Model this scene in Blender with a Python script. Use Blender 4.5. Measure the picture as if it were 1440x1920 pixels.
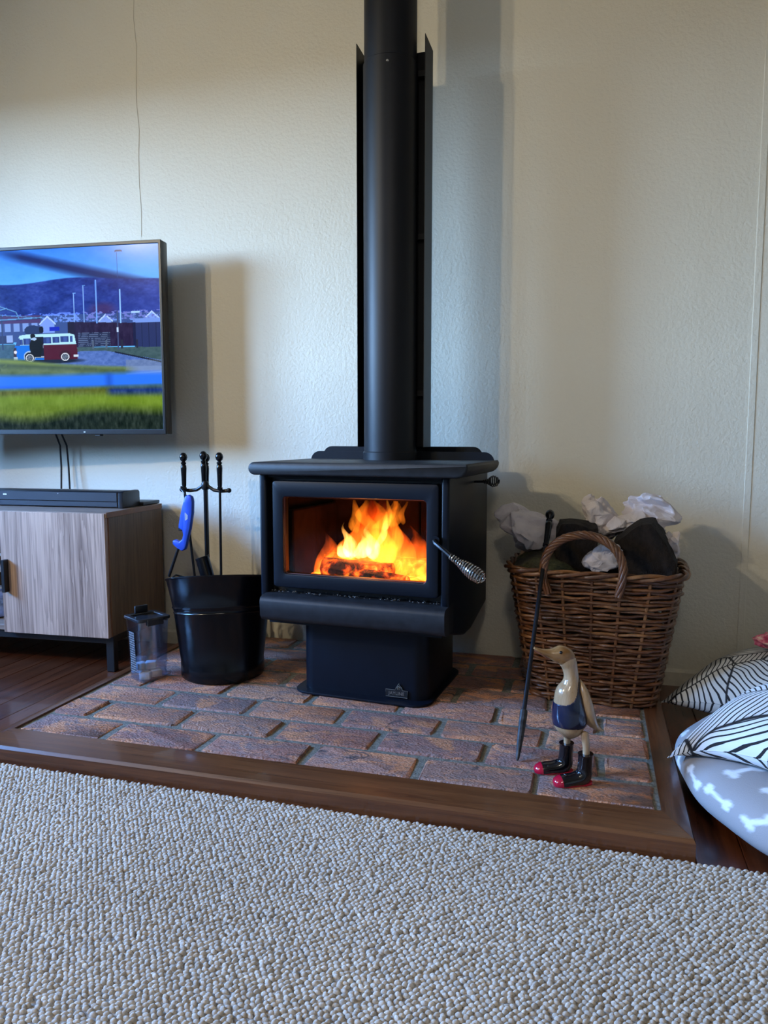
import bpy, bmesh, math, random
import numpy as np
from mathutils import Vector, Matrix
random.seed(7); RNG = np.random.default_rng(7)
PI = math.pi
for o in list(bpy.data.objects): bpy.data.objects.remove(o)
SC = bpy.context.scene; COL = SC.collection
# ---------------------------------------------------------------- camera
cd = bpy.data.cameras.new('camera'); cam = bpy.data.objects.new('camera', cd); COL.objects.link(cam)
cd.sensor_fit = 'VERTICAL'; cd.sensor_height = 36.0; cd.lens = 36.0*1400/1920; cd.clip_start = .05
cam.location = (0, 0, .77); cam.rotation_euler = (math.radians(90-5.71), 0, math.radians(15.8)); SC.camera = cam
# ---------------------------------------------------------------- light
SC.view_settings.view_transform = 'Standard'; SC.view_settings.look = 'None'
SC.view_settings.exposure = 0.0; SC.view_settings.gamma = 1.0; SC.view_settings.use_curve_mapping = False
SC.cycles.adaptive_threshold = .02; SC.cycles.volume_max_steps = 96; SC.cycles.max_bounces = 6; SC.cycles.diffuse_bounces = 3; SC.cycles.glossy_bounces = 3; SC.cycles.volume_bounces = 0; SC.cycles.transparent_max_bounces = 16; SC.cycles.caustics_reflective = False; SC.cycles.caustics_refractive = False
w = bpy.data.worlds.new('world'); SC.world = w; w.use_nodes = True
_t = w.node_tree; _bg = _t.nodes['Background']; _tc = _t.nodes.new('ShaderNodeTexCoord'); _sp = _t.nodes.new('ShaderNodeSeparateXYZ'); _rp = _t.nodes.new('ShaderNodeValToRGB')
_t.links.new(_tc.outputs['Generated'], _sp.inputs[0]); _t.links.new(_sp.outputs[2], _rp.inputs[0]); _t.links.new(_rp.outputs[0], _bg.inputs[0])
# overcast-to-blue sky above the horizon, dull ground below (ramp input below 0 clamps to the ground colour)
_cr = _rp.color_ramp; _cr.elements[0].position = 0.0; _cr.elements[0].color = (.02, .02, .016, 1); _cr.elements[1].position = 1.0; _cr.elements[1].color = (.16, .40, 1, 1)
for _p, _c in ((.015, (.48, .71, 1, 1)), (.18, (.29, .56, 1, 1)), (.40, (.15, .41, 1, 1))): _e = _cr.elements.new(_p); _e.color = _c
_bg.inputs[1].default_value = 120.0
def portal(name, loc, rot, sx, sy):
    l = bpy.data.lights.new(name, 'AREA'); l.shape = 'RECTANGLE'; l.size = sx; l.size_y = sy; l.cycles.is_portal = True
    o = bpy.data.objects.new(name, l); COL.objects.link(o); o.location = loc; o.rotation_euler = rot; return o
# daylight reaches the room through the two windows of the left wall
portal('window_portal', (-3.49, .82, 1.525), (0, -PI/2, 0), 1.05, 1.2)
portal('window_portal', (-3.49, -1.125, 1.525), (0, -PI/2, 0), 1.05, .45)
# ---------------------------------------------------------------- node helpers
class NT:
    def __init__(s, name):
        s.m = bpy.data.materials.new(name); s.m.use_nodes = True; s.t = s.m.node_tree; s.t.nodes.clear()
        s.out = s.t.nodes.new('ShaderNodeOutputMaterial')
    def n(s, typ, props=None, **inp):
        nd = s.t.nodes.new('ShaderNode'+typ)
        for k, v in (props or {}).items(): setattr(nd, k, v)
        for k, v in inp.items():
            key = k.replace('_', ' ')
            if k[0] == 'i' and k[1:].isdigit(): key = int(k[1:])
            s.set(nd.inputs[key], v)
        return nd
    def set(s, sock, v):
        if hasattr(v, 'bl_idname') and v.bl_idname.startswith('ShaderNode'): v = v.outputs[0]
        if isinstance(v, bpy.types.NodeSocket): s.t.links.new(v, sock)
        else:
            if isinstance(v, (tuple, list)) and len(v) == 3 and sock.type == 'RGBA': v = (*v, 1)
            sock.default_value = v
    def math(s, op, a, b=0.0, c=0.0): return s.n('Math', {'operation': op}, i0=a, i1=b, i2=c)
    def mix(s, f, a, b, typ='MIX'):
        nd = s.t.nodes.new('ShaderNodeMix'); nd.data_type = 'RGBA'; nd.blend_type = typ
        s.set(nd.inputs[0], f); s.set(nd.inputs[6], a); s.set(nd.inputs[7], b); return nd.outputs[2]
    def ramp(s, f, stops, interp='LINEAR'):
        nd = s.n('ValToRGB', i0=f); cr = nd.color_ramp; cr.interpolation = interp
        while len(cr.elements) < len(stops): cr.elements.new(.5)
        for e, (p, c) in zip(cr.elements, stops): e.position = p; e.color = c if len(c) == 4 else (*c, 1)
        return nd.outputs[0]
    def coord(s, scale=(1, 1, 1), kind='Object', loc=(0, 0, 0), rot=(0, 0, 0)):
        tc = s.n('TexCoord'); mp = s.n('Mapping', i0=tc.outputs[kind], i1=loc, i2=rot, i3=scale); return mp.outputs[0]
    def noise(s, vec, scale, detail=3.0, rough=.55, dist=0.0): return s.n('TexNoise', Vector=vec, Scale=scale, Detail=detail, Roughness=rough, Distortion=dist).outputs[0]
    def bump(s, h, strength=.3, dist=.002, normal=None):
        nd = s.n('Bump', Strength=strength, Distance=dist, Height=h)
        if normal is not None: s.set(nd.inputs['Normal'], normal)
        return nd.outputs[0]
    def prin(s, **k):
        nd = s.n('BsdfPrincipled', **k); s.t.links.new(nd.outputs[0], s.out.inputs[0]); return nd
MATS = {}
def plain(name, col, rough=.5, metal=0.0, var=.12, vs=30, bump=0.0, bs=120, bd=.001, spec=.5, coat=0.0):
    """procedural paint / plastic / metal: base colour with a faint noise variation and optional fine relief"""
    t = NT(name); v = t.coord()
    c2 = tuple(x*(1-var) for x in col); c3 = tuple(min(1, x*(1+var)) for x in col)
    c = t.ramp(t.noise(v, vs), [(.3, c2), (.7, c3)])
    k = {}
    if bump: k['Normal'] = t.bump(t.noise(v, bs, 2), bump, bd)
    p = t.prin(Base_Color=c, Roughness=rough, Metallic=metal, **k)
    t.set(p.inputs['Specular IOR Level'], spec); t.set(p.inputs['Coat Weight'], coat)
    MATS[name] = t.m; return t.m
# ---------------------------------------------------------------- geometry helpers -> (verts, faces)
def bm_out(bm):
    bm.verts.index_update(); v = [tuple(x.co) for x in bm.verts]; f = [[q.index for q in x.verts] for x in bm.faces]; bm.free(); return v, f
def rbox(sx, sy, sz, r=0.0, seg=2, c=(0, 0, 0)):
    bm = bmesh.new(); bmesh.ops.create_cube(bm, size=1); bmesh.ops.scale(bm, vec=(sx, sy, sz), verts=bm.verts)
    if r > 0: bmesh.ops.bevel(bm, geom=bm.edges[:], offset=min(r, .49*min(sx, sy, sz)), segments=seg, profile=.5, affect='EDGES')
    bmesh.ops.translate(bm, vec=c, verts=bm.verts); return bm_out(bm)
def box2(x0, x1, y0, y1, z0, z1, r=0.0, seg=2): return rbox(x1-x0, y1-y0, z1-z0, r, seg, ((x0+x1)/2, (y0+y1)/2, (z0+z1)/2))
def prism(poly, h, r=0.0, seg=2, axis='z', at=0.0, hole=None):
    """extrude polygon poly (2-d) by h; axis z: (x,y); axis y: poly=(x,z) extruded along +y; axis x: poly=(y,z) extruded along +x"""
    bm = bmesh.new(); vs = [bm.verts.new((p[0], p[1], 0)) for p in poly]
    if hole:
        hs = [bm.verts.new((p[0], p[1], 0)) for p in hole]; n = len(vs)
        for i in range(n): bm.faces.new((vs[i], vs[(i+1) % n], hs[(i+1) % n], hs[i]))
    else: bm.faces.new(vs)
    bm.normal_update()
    ext = bmesh.ops.extrude_face_region(bm, geom=bm.faces[:]); top = [e for e in ext['geom'] if isinstance(e, bmesh.types.BMVert)]
    bmesh.ops.translate(bm, vec=(0, 0, h), verts=top)
    bmesh.ops.recalc_face_normals(bm, faces=bm.faces)
    if r > 0:
        ed = [e for e in bm.edges if len(e.link_faces) == 2 and e.calc_face_angle(0) > 1.0]
        bmesh.ops.bevel(bm, geom=ed, offset=r, segments=seg, profile=.5, affect='EDGES')
    v, f = bm_out(bm)
    if axis == 'y': v = [(a, c+at, b) for a, b, c in v]; f = [x[::-1] for x in f]
    elif axis == 'x': v = [(c+at, a, b) for a, b, c in v]
    else: v = [(a, b, c+at) for a, b, c in v]
    return v, f
def rrect(w_, h_, r, n=5, cx=0, cy=0):
    p = []
    for k, (sx, sy) in enumerate(((1, 1), (-1, 1), (-1, -1), (1, -1))):
        for i in range(n+1):
            a = PI/2*k + PI/2*i/n; p.append((cx+sx*(w_/2-r)+r*math.cos(a), cy+sy*(h_/2-r)+r*math.sin(a)))
    return p
def tube(pts, rad, n=8, closed=False, cap=True, phase=0.0):
    P = [Vector(p) for p in pts]; m = len(P); R = [rad]*m if isinstance(rad, (int, float)) else list(rad)
    T = []
    for i in range(m):
        a = P[(i-1) % m] if (closed or i > 0) else P[i]; b = P[(i+1) % m] if (closed or i < m-1) else P[i]
        T.append((b-a).normalized())
    u = Vector((0, 0, 1)) if abs(T[0].z) < .9 else Vector((1, 0, 0))
    u = (u-T[0]*u.dot(T[0])).normalized(); v = []; f = []
    for i in range(m):
        u = (u-T[i]*u.dot(T[i])).normalized(); w_ = T[i].cross(u)
        for k in range(n):
            a = 2*PI*k/n+phase; v.append(tuple(P[i]+(u*math.cos(a)+w_*math.sin(a))*R[i]))
    for i in range(m if closed else m-1):
        j = (i+1) % m
        for k in range(n): l = (k+1) % n; f.append((i*n+k, i*n+l, j*n+l, j*n+k))
    if cap and not closed: f.append(tuple(range(n))[::-1]); f.append(tuple((m-1)*n+k for k in range(n)))
    return v, f
def lathe(prof, n=24, c=(0, 0, 0)):
    v = []; f = []; m = len(prof)
    for r, z in prof:
        for k in range(n): a = 2*PI*k/n; v.append((c[0]+r*math.cos(a), c[1]+r*math.sin(a), c[2]+z))
    for i in range(m-1):
        for k in range(n): l = (k+1) % n; f.append((i*n+k, i*n+l, (i+1)*n+l, (i+1)*n+k))
    if prof[0][0] > 1e-6: f.append(tuple(range(n))[::-1])
    if prof[-1][0] > 1e-6: f.append(tuple((m-1)*n+k for k in range(n)))
    return v, f
def hloft(st, n=14):
    """stations (cx,cy,cz,rx,ry), horizontal elliptical rings"""
    v = []; f = []; m = len(st)
    for cx, cy, cz, rx, ry in st:
        for k in range(n): a = 2*PI*k/n; v.append((cx+rx*math.cos(a), cy+ry*math.sin(a), cz))
    for i in range(m-1):
        for k in range(n): l = (k+1) % n; f.append((i*n+k, i*n+l, (i+1)*n+l, (i+1)*n+k))
    f.append(tuple(range(n))[::-1]); f.append(tuple((m-1)*n+k for k in range(n))); return v, f
def vloft(st, n=20, sub=4):
    """stations (x,z,r,lat): rings in planes across a spine that lies in the x-z plane; Catmull-Rom refined"""
    S = np.array(st, float); m = len(S); L = []
    for i in range(m-1):
        p0, p1, p2, p3 = S[max(i-1, 0)], S[i], S[i+1], S[min(i+2, m-1)]
        for k in range(sub):
            t = k/sub; L.append(.5*((2*p1)+(-p0+p2)*t+(2*p0-5*p1+4*p2-p3)*t*t+(-p0+3*p1-3*p2+p3)*t**3))
    L.append(S[-1]); L = np.array(L); L[:, 2:] = np.maximum(L[:, 2:], .0006); m = len(L); v = []; f = []
    for i in range(m):
        d = L[min(i+1, m-1), :2]-L[max(i-1, 0), :2]; d = d/max(1e-9, np.hypot(*d)); px, pz = -d[1], d[0]
        for k in range(n):
            a = 2*PI*k/n; v.append((L[i, 0]+px*L[i, 2]*math.cos(a), L[i, 3]*math.sin(a), L[i, 1]+pz*L[i, 2]*math.cos(a)))
    for i in range(m-1):
        for k in range(n): l = (k+1) % n; f.append((i*n+k, (i+1)*n+k, (i+1)*n+l, i*n+l))
    f.append(tuple(range(n))); f.append(tuple((m-1)*n+k for k in range(n))[::-1]); return v, f
def sphere(r, c=(0, 0, 0), n=16, sq=(1, 1, 1)):
    pr = [(r*math.sin(PI*i/(n//2)), -r*math.cos(PI*i/(n//2))) for i in range(n//2+1)]; pr[0] = (0, -r); pr[-1] = (0, r)
    v, f = lathe([(max(a, 1e-5), b) for a, b in pr], n); return [(c[0]+x*sq[0], c[1]+y*sq[1], c[2]+z*sq[2]) for x, y, z in v], f
def xf(g, loc=(0, 0, 0), rot=(0, 0, 0), sc=(1, 1, 1)):
    from mathutils import Euler
    M = Matrix.Translation(loc) @ Euler(rot).to_matrix().to_4x4() @ Matrix.Diagonal((*sc, 1)); return [tuple(M @ Vector(p)) for p in g[0]], g[1]
def join(*gs):
    V = []; F = []
    for g in gs: n = len(V); V += list(g[0]); F += [tuple(i+n for i in f) for f in g[1]]
    return V, F
def mesh(name, g, m, smooth=35):
    me = bpy.data.meshes.new(name); me.from_pydata([tuple(map(float, p)) for p in g[0]], [], [tuple(f) for f in g[1]]); me.update()
    bm = bmesh.new(); bm.from_mesh(me); bmesh.ops.recalc_face_normals(bm, faces=bm.faces); bm.to_mesh(me); bm.free()
    if smooth: me.shade_smooth(); me.set_sharp_from_angle(angle=math.radians(smooth))
    if m is not None: me.materials.append(m)
    return me
def obj(name, g, m, parent=None, smooth=35, label=None, kind=None):
    me = g if isinstance(g, bpy.types.Mesh) else mesh(name, g, m, smooth)
    o = bpy.data.objects.new(name, me); COL.objects.link(o)
    if parent: o.parent = parent
    if label: o['label'] = label
    if kind: o['kind'] = kind
    return o
def tag(o, label, cat, group=None, kind=None):
    o['label'] = label; o['category'] = cat
    if group: o['group'] = group
    if kind: o['kind'] = kind
    return o
def thing(name, label, cat, loc=(0, 0, 0), rotz=0.0, group=None, kind=None):
    o = bpy.data.objects.new(name, None); COL.objects.link(o); o.location = loc; o.rotation_euler = (0, 0, rotz); o.empty_display_size = .05
    return tag(o, label, cat, group, kind)
def struct(name, g, m, label=None, smooth=0):
    o = obj(name, g, m, None, smooth); o['kind'] = 'structure'
    if label: o['label'] = label
    return o
def text(body, size, m, parent, name, loc, rot, extrude=.0003, align='CENTER'):
    cu = bpy.data.curves.new('t', 'FONT'); cu.body = body; cu.size = size; cu.extrude = extrude; cu.align_x = align; cu.align_y = 'CENTER'; cu.resolution_u = 3
    t = bpy.data.objects.new('t', cu); COL.objects.link(t); bpy.context.view_layer.update()
    me = bpy.data.meshes.new_from_object(t.evaluated_get(bpy.context.evaluated_depsgraph_get())); bpy.data.objects.remove(t)
    me.materials.clear(); me.materials.append(m); o = obj(name, me, None, parent); o.location = loc; o.rotation_euler = rot; return o
# ---------------------------------------------------------------- materials
def m_wall():
    t = NT('cream_wall_paint'); v = t.coord()
    c = t.ramp(t.noise(v, 1.3, 3), [(.3, (.66, .615, .505)), (.7, (.70, .655, .54))])
    h = t.math('ADD', t.noise(v, 95, 3, .6), t.math('MULTIPLY', t.noise(v, 9, 2), .8))
    t.prin(Base_Color=c, Roughness=.62, Normal=t.bump(h, .55, .004)); return t.m
def m_wood(name, dark, light, axis=0, rough=.4, scale=1.0, lines=1.0, coat=0.0, varn=0.0, rnd=True, lo=.32, hi=.78):
    """plank wood whose grain runs along one object axis"""
    t = NT(name); sc = [14*scale]*3; sc[axis] = .8*scale; sf = [170*scale]*3; sf[axis] = 3.5*scale
    v = t.coord(tuple(sc)); vf = t.coord(tuple(sf))
    if rnd:
        oi = t.n('ObjectInfo'); off = t.n('VectorMath', {'operation': 'SCALE'}, i0=(7.3, 3.1, 5.7)); t.set(off.inputs['Scale'], oi.outputs['Random'])
        v = t.n('VectorMath', {'operation': 'ADD'}, i0=v, i1=off).outputs[0]; vf = t.n('VectorMath', {'operation': 'ADD'}, i0=vf, i1=off).outputs[0]
    big = t.noise(v, 1.0, 4, .55, 1.2); fine = t.noise(vf, 1.0, 3, .6)
    rings = t.math('FRACT', t.math('MULTIPLY', big, 9.0))
    f = t.math('ADD', t.math('MULTIPLY', big, .55), t.math('ADD', t.math('MULTIPLY', fine, .45*lines), t.math('MULTIPLY', rings, .12*lines)))
    c = t.ramp(f, [(lo, dark), (hi, light)])
    if rnd and varn:
        br = t.math('ADD', t.math('MULTIPLY', oi.outputs['Random'], varn), 1-varn/2)
        hs = t.n('HueSaturation', Color=c); t.set(hs.inputs['Value'], br); c = hs.outputs[0]
    p = t.prin(Base_Color=c, Roughness=t.math('ADD', rough-.08, t.math('MULTIPLY', fine, .16)), Normal=t.bump(f, .25, .0012)); t.set(p.inputs['Coat Weight'], coat); return t.m
def m_brick():
    t = NT('old_red_brick'); oi = t.n('ObjectInfo'); r = oi.outputs['Random']
    off = t.n('VectorMath', {'operation': 'SCALE'}, i0=(13.1, 7.7, 5.3)); t.set(off.inputs['Scale'], r)
    v = t.n('VectorMath', {'operation': 'ADD'}, i0=t.coord((1, 1.8, 1)), i1=off).outputs[0]
    n1 = t.noise(v, 14, 6, .68, .5); n2 = t.noise(v, 130, 4, .75); n3 = t.noise(v, 9, 6, .7, .6); n4 = t.noise(v, 12, 6, .7, 1.0); pit = t.n('TexVoronoi', Vector=v, Scale=150.0).outputs[0]
    base = t.ramp(r, [(0, (.34, .13, .09)), (.2, (.60, .21, .08)), (.4, (.30, .17, .145)), (.6, (.66, .26, .09)), (.8, (.44, .16, .10)), (1, (.26, .16, .14))])
    c = t.mix(t.ramp(n1, [(.38, (.75, .75, .75)), (.56, (0, 0, 0))]), base, (.27, .18, .155))
    c = t.mix(t.ramp(n3, [(.50, (0, 0, 0)), (.60, (.9, .9, .9))]), c, (.75, .27, .08))
    c = t.mix(t.ramp(n4, [(.60, (0, 0, 0)), (.67, (.85, .85, .85))]), c, (.045, .04, .045))
    n5 = t.noise(v, 42, 4, .7)
    c = t.mix(t.ramp(n5, [(.32, (.75, .75, .75)), (.43, (0, 0, 0))]), c, (.13, .08, .07)); c = t.mix(t.ramp(n5, [(.55, (0, 0, 0)), (.68, (.55, .55, .55))]), c, (.56, .27, .16))
    c = t.mix(t.ramp(n2, [(.56, (0, 0, 0)), (.72, (.55, .55, .55))]), c, (.42, .32, .27))
    c = t.mix(t.ramp(n2, [(.30, (.85, .85, .85)), (.43, (0, 0, 0))]), c, (.045, .03, .028))
    hs = t.n('HueSaturation', Color=c, Value=1.14, Saturation=.92); c = hs.outputs[0]
    h = t.math('ADD', t.math('MULTIPLY', n2, 1.0), t.math('ADD', t.math('MULTIPLY', n5, 1.4), t.math('MULTIPLY', pit, .5)))
    t.prin(Base_Color=c, Roughness=.85, Normal=t.bump(h, 1.0, .008)); return t.m
def m_mortar():
    t = NT('grey_mortar'); v = t.coord(); n = t.noise(v, 90, 5, .75)
    c = t.ramp(n, [(.3, (.075, .07, .055)), (.7, (.30, .275, .21))]); t.prin(Base_Color=c, Roughness=.95, Normal=t.bump(n, 1.0, .006)); return t.m
def m_stripe(name, seed, paper):
    """line-art print: patches of parallel black lines in changing directions, patch outlines in black"""
    t = NT(name); v = t.coord((1, 1, .35), loc=(seed, seed*.7, 0))
    dv = t.n('VectorMath', {'operation': 'ADD'}, i0=v, i1=t.n('VectorMath', {'operation': 'SCALE'}, i0=t.n('TexNoise', Vector=v, Scale=7.0, Detail=1.0).outputs[1], Scale=.06)).outputs[0]
    vo = t.n('TexVoronoi', {'feature': 'F1'}, Vector=dv, Scale=6.2); ed = t.n('TexVoronoi', {'feature': 'DISTANCE_TO_EDGE'}, Vector=dv, Scale=6.2)
    ang = t.math('MULTIPLY', vo.outputs['Color'], 5.0)
    sp = t.n('SeparateXYZ', i0=dv)
    q = t.math('ADD', t.math('MULTIPLY', sp.outputs[0], t.math('SINE', ang)), t.math('MULTIPLY', sp.outputs[1], t.math('COSINE', ang)))
    ln = t.math('SINE', t.math('MULTIPLY', q, 520.0))
    k = t.ramp(ln, [(.0, (0, 0, 0)), (.58, (0, 0, 0)), (.66, (1, 1, 1))])  # SINE is -1..1, ramp clamps below 0
    k2 = t.ramp(ed.outputs[0], [(.010, (1, 1, 1)), (.022, (0, 0, 0))])
    f = t.math('MAXIMUM', k, k2)
    c = t.mix(f, paper, (.012, .011, .013))
    t.prin(Base_Color=c, Roughness=.9, Normal=t.bump(t.noise(t.coord(), 600, 2), .15, .001)); return t.m
def m_vcol(name, rough=.9, emit=0.0, bump=0.0, bs=400, spec=.5):
    t = NT(name); a = t.n('Attribute', {'attribute_name': 'Col'})
    if emit:
        e = t.n('Emission', Color=a.outputs[0], Strength=emit); gl = t.n('BsdfGlossy', Color=(.02, .02, .022), Roughness=.18)
        ad = t.n('AddShader', i0=e, i1=gl); t.t.links.new(ad.outputs[0], t.out.inputs[0])
    else:
        k = {'Normal': t.bump(t.noise(t.coord(), bs, 2), bump, .002)} if bump else {}
        p = t.prin(Base_Color=a.outputs[0], Roughness=rough, **k); t.set(p.inputs['Specular IOR Level'], spec)
    return t.m
def m_clear(name, tint, gloss=.12, rough=.05):
    t = NT(name); tr = t.n('BsdfTransparent', Color=tint); gl = t.n('BsdfGlossy', Color=(1, 1, 1), Roughness=rough)
    mx = t.n('MixShader', i0=gloss, i1=tr, i2=gl); t.t.links.new(mx.outputs[0], t.out.inputs[0]); return t.m
def m_glass(name, tint=(1, 1, 1)):
    t = NT(name); tr = t.n('BsdfTransparent', Color=tint); gl = t.n('BsdfGlossy', Color=(1, 1, 1), Roughness=.02)
    fr = t.n('Fresnel', IOR=1.25); mx = t.n('MixShader', i0=fr, i1=tr, i2=gl); t.t.links.new(mx.outputs[0], t.out.inputs[0]); return t.m
def m_wicker(name='wicker_cane'):
    t = NT(name); oi = t.n('ObjectInfo'); r = oi.outputs['Random']
    base = t.ramp(r, [(0, (.07, .024, .008)), (.35, (.17, .06, .018)), (.7, (.10, .034, .012)), (1, (.27, .11, .034))])
    n = t.noise(t.coord(), 42, 3); n2 = t.noise(t.coord((1, 1, 6)), 120, 3)
    c = t.mix(t.ramp(n, [(.45, (0, 0, 0)), (.7, (.75, .75, .75))]), base, (.055, .02, .01))
    c = t.mix(t.ramp(n2, [(.55, (0, 0, 0)), (.8, (.4, .4, .4))]), c, (.40, .24, .12))
    t.prin(Base_Color=c, Roughness=.38, Normal=t.bump(n2, .3, .001)); return t.m
def m_rug():
    t = NT('rug_loops'); a = t.n('Attribute', {'attribute_name': 'Col'}); v = t.coord((300, 90, 300))
    c = t.mix(t.ramp(t.noise(v, 1, 2), [(.3, (.5, .5, .5)), (.7, (0, 0, 0))]), a.outputs[0], (.25, .215, .18))
    p = t.prin(Base_Color=c, Roughness=.95, Normal=t.bump(t.noise(v, 1, 2), .5, .001)); t.set(p.inputs['Specular IOR Level'], .1); return t.m
def m_log():
    t = NT('dark_firewood'); v = t.coord((1, 1, .5)); n = t.noise(v, 40, 5, .7); n2 = t.noise(v, 220, 3, .8)
    c = t.ramp(n, [(.3, (.004, .003, .003)), (.7, (.028, .019, .014))]); c = t.mix(t.ramp(n2, [(.66, (0, 0, 0)), (.78, (.35, .35, .35))]), c, (.20, .15, .11))
    t.prin(Base_Color=c, Roughness=.75, Specular_IOR_Level=.2, Normal=t.bump(t.math('ADD', n, n2), .9, .006)); return t.m
def m_moss():
    t = NT('mossy_bark'); v = t.coord(); n = t.noise(v, 70, 5, .7); n2 = t.noise(v, 12, 3)
    c = t.mix(t.ramp(n2, [(.4, (0, 0, 0)), (.6, (1, 1, 1))]), (.03, .024, .017), t.ramp(n, [(.3, (.02, .022, .008)), (.7, (.10, .10, .035))]))
    t.prin(Base_Color=c, Roughness=.95, Normal=t.bump(n, 1, .008)); return t.m
def m_paper():
    t = NT('brown_pink_paper'); v = t.coord(); n = t.noise(v, 25, 4)
    c = t.ramp(n, [(.3, (.56, .49, .49)), (.7, (.68, .61, .60))]); t.prin(Base_Color=c, Roughness=.85, Normal=t.bump(t.noise(v, 60, 4, .6, .6), .25, .004)); return t.m
def m_ember(name, k):
    t = NT(name); v = t.coord((1, 1, 1)); n = t.noise(v, 26, 4, .6, .5); n2 = t.noise(v, 90, 3)
    heat = t.math('MULTIPLY', t.ramp(n, [(.44, (0, 0, 0)), (.72, (1, 1, 1))]), k)
    c = t.ramp(n2, [(.3, (.012, .006, .004)), (.7, (.09, .04, .02))])
    col = t.ramp(n, [(.45, (.5, .02, .0)), (.62, (1, .14, .01)), (.8, (1, .42, .06))])
    t.prin(Base_Color=c, Roughness=.9, Emission_Color=col, Emission_Strength=heat, Normal=t.bump(n2, .8, .006)); return t.m
def m_flame(name, lo, hi, z0, z1, dens, ns=30):
    """emissive gas: volume emission that thins out towards the tip; lo -> hi colour over the object's z range"""
    t = NT(name); tc = t.n('TexCoord'); sp = t.n('SeparateXYZ', i0=tc.outputs['Object'])
    u = t.n('MapRange', i0=sp.outputs[2], i1=z0, i2=z1).outputs[0]
    mp = t.n('Mapping', i0=tc.outputs['Object'], i3=(1, 1, .35)); n = t.noise(mp.outputs[0], ns, 3, .6, 1.2)
    c = t.ramp(u, [(0, lo), (1, hi)])
    s = t.math('MULTIPLY', t.ramp(n, [(.34, (.06, .06, .06)), (.62, (1, 1, 1))]), t.math('MULTIPLY', t.math('SUBTRACT', 1.18, u), dens))
    e = t.n('Emission', Color=c, Strength=s); t.t.links.new(e.outputs[0], t.out.inputs['Volume']); return t.m
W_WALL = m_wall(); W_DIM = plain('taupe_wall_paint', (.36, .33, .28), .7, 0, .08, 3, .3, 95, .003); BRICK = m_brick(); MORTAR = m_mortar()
TRIMW = m_wood('stained_hardwood_trim', (.05, .015, .006), (.22, .08, .026), 0, .3, 1.0, .8, .25)
TRIMY = m_wood('stained_hardwood_trim_return', (.05, .015, .006), (.20, .07, .024), 1, .3, 1.0, .8, .25)
PLANK = m_wood('dark_floorboard', (.045, .013, .006), (.18, .054, .02), 1, .3, 1.0, .8, .3, .5)
FLOORB = m_wood('floor_base_wood', (.03, .011, .006), (.11, .04, .016), 1, .35)
CABF = m_wood('oak_veneer_front', (.14, .08, .056), (.56, .385, .285), 2, .5, 1.0, 1.25, lo=.40, hi=.74)
CABS = m_wood('walnut_veneer_side', (.06, .034, .02), (.20, .12, .07), 2, .5, 1.0, 1.1)
CABT = m_wood('oak_veneer_top', (.14, .095, .07), (.36, .27, .21), 0, .45, 1.0, 1.0)
EDGEB = plain('brown_edge_band', (.22, .10, .05), .5)
STOVE = plain('stove_black_paint', (.003, .005, .010), .42, 0, .15, 14, .12, 500, .0006, .22)
STOVET = plain('stove_top_dusty_black', (.013, .014, .017), .5, 0, .35, 40, .15, 400, .0006, .35)
FLUE = plain('flue_matt_black', (.005, .0055, .008), .46, 0, .12, 10, spec=.28)
BLACK = plain('matt_black_steel', (.008, .008, .009), .45); GBLACK = plain('gloss_black_enamel', (.003, .003, .004), .22, 0, .1, 10, spec=.35)
CHROME = plain('chromed_spring_wire', (.75, .74, .72), .16, 1.0, .05); IRON = plain('black_iron', (.02, .02, .022), .35, .6)
SILVER = plain('badge_silver', (.42, .40, .36), .35, .8); WHITEP = plain('white_print', (.75, .75, .75), .5); LETTER = plain('pale_lettering', (.55, .57, .6), .5)
TVB = plain('tv_bezel', (.008, .009, .011), .35); SBAR = plain('soundbar_black', (.012, .013, .017), .35); SCLOTH = plain('soundbar_grille', (.02, .022, .03), .5, 0, .2, 900, .4, 900, .0006)
CANE = m_wicker(); LOG = m_log(); MOSS = m_moss(); PAPER = m_paper()
FIREBRICK = plain('sooty_firebrick', (.012, .006, .006), .95, 0, .5, 18, .5, 60, .004, .04)
BLUEP = plain('blue_plastic', (.02, .075, .50), .35); STEELT = plain('dark_steel_tube', (.03, .03, .035), .3, .7)
DWOOD = m_wood('pale_root_wood', (.33, .20, .10), (.60, .42, .25), 2, .22, 2.0, .6, .4); DHEAD = m_wood('honey_wood', (.22, .105, .035), (.42, .23, .085), 0, .22, 2.0, .5, .4)
NAVY = plain('navy_gloss_paint', (.006, .010, .035), .15, 0, .1, 20, coat=.5); BOOTM = plain('black_gloss_boot', (.004, .004, .006), .12, coat=.6); BOOTR = plain('crimson_gloss', (.42, .006, .03), .15, coat=.6)
FIREL = plain('firelighter_white', (.80, .80, .79), .9, 0, .08, 60, .6, 90, .003)
CLEAR = m_clear('clear_plastic', (.86, .90, .97), .15, .08); LIDM = plain('smoky_lid_plastic', (.02, .021, .025), .25)
GLASS = m_glass('stove_glass', (.95, .90, .86)); PANE = m_glass('window_glass')
WPAINT = plain('white_gloss_paint', (.75, .74, .70), .35); SKIRT = plain('cream_skirting', (.60, .55, .44), .5); CEILM = plain('ceiling_paint', (.45, .43, .38), .8)
BULB = NT('lamp_bulb_glow'); _e = BULB.n('Emission', Color=(1, .80, .55), Strength=8.0); BULB.t.links.new(_e.outputs[0], BULB.out.inputs[0]); BULB = BULB.m

# ================================================================ THE ROOM
FZ = .02; WY = 2.37; XL = -3.5; XR = 2.6; YR = -2.6; CH = 2.45
wb = struct('wall_back', box2(XL-.1, XR+.1, WY, WY+.1, -.1, CH), W_WALL)
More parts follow.
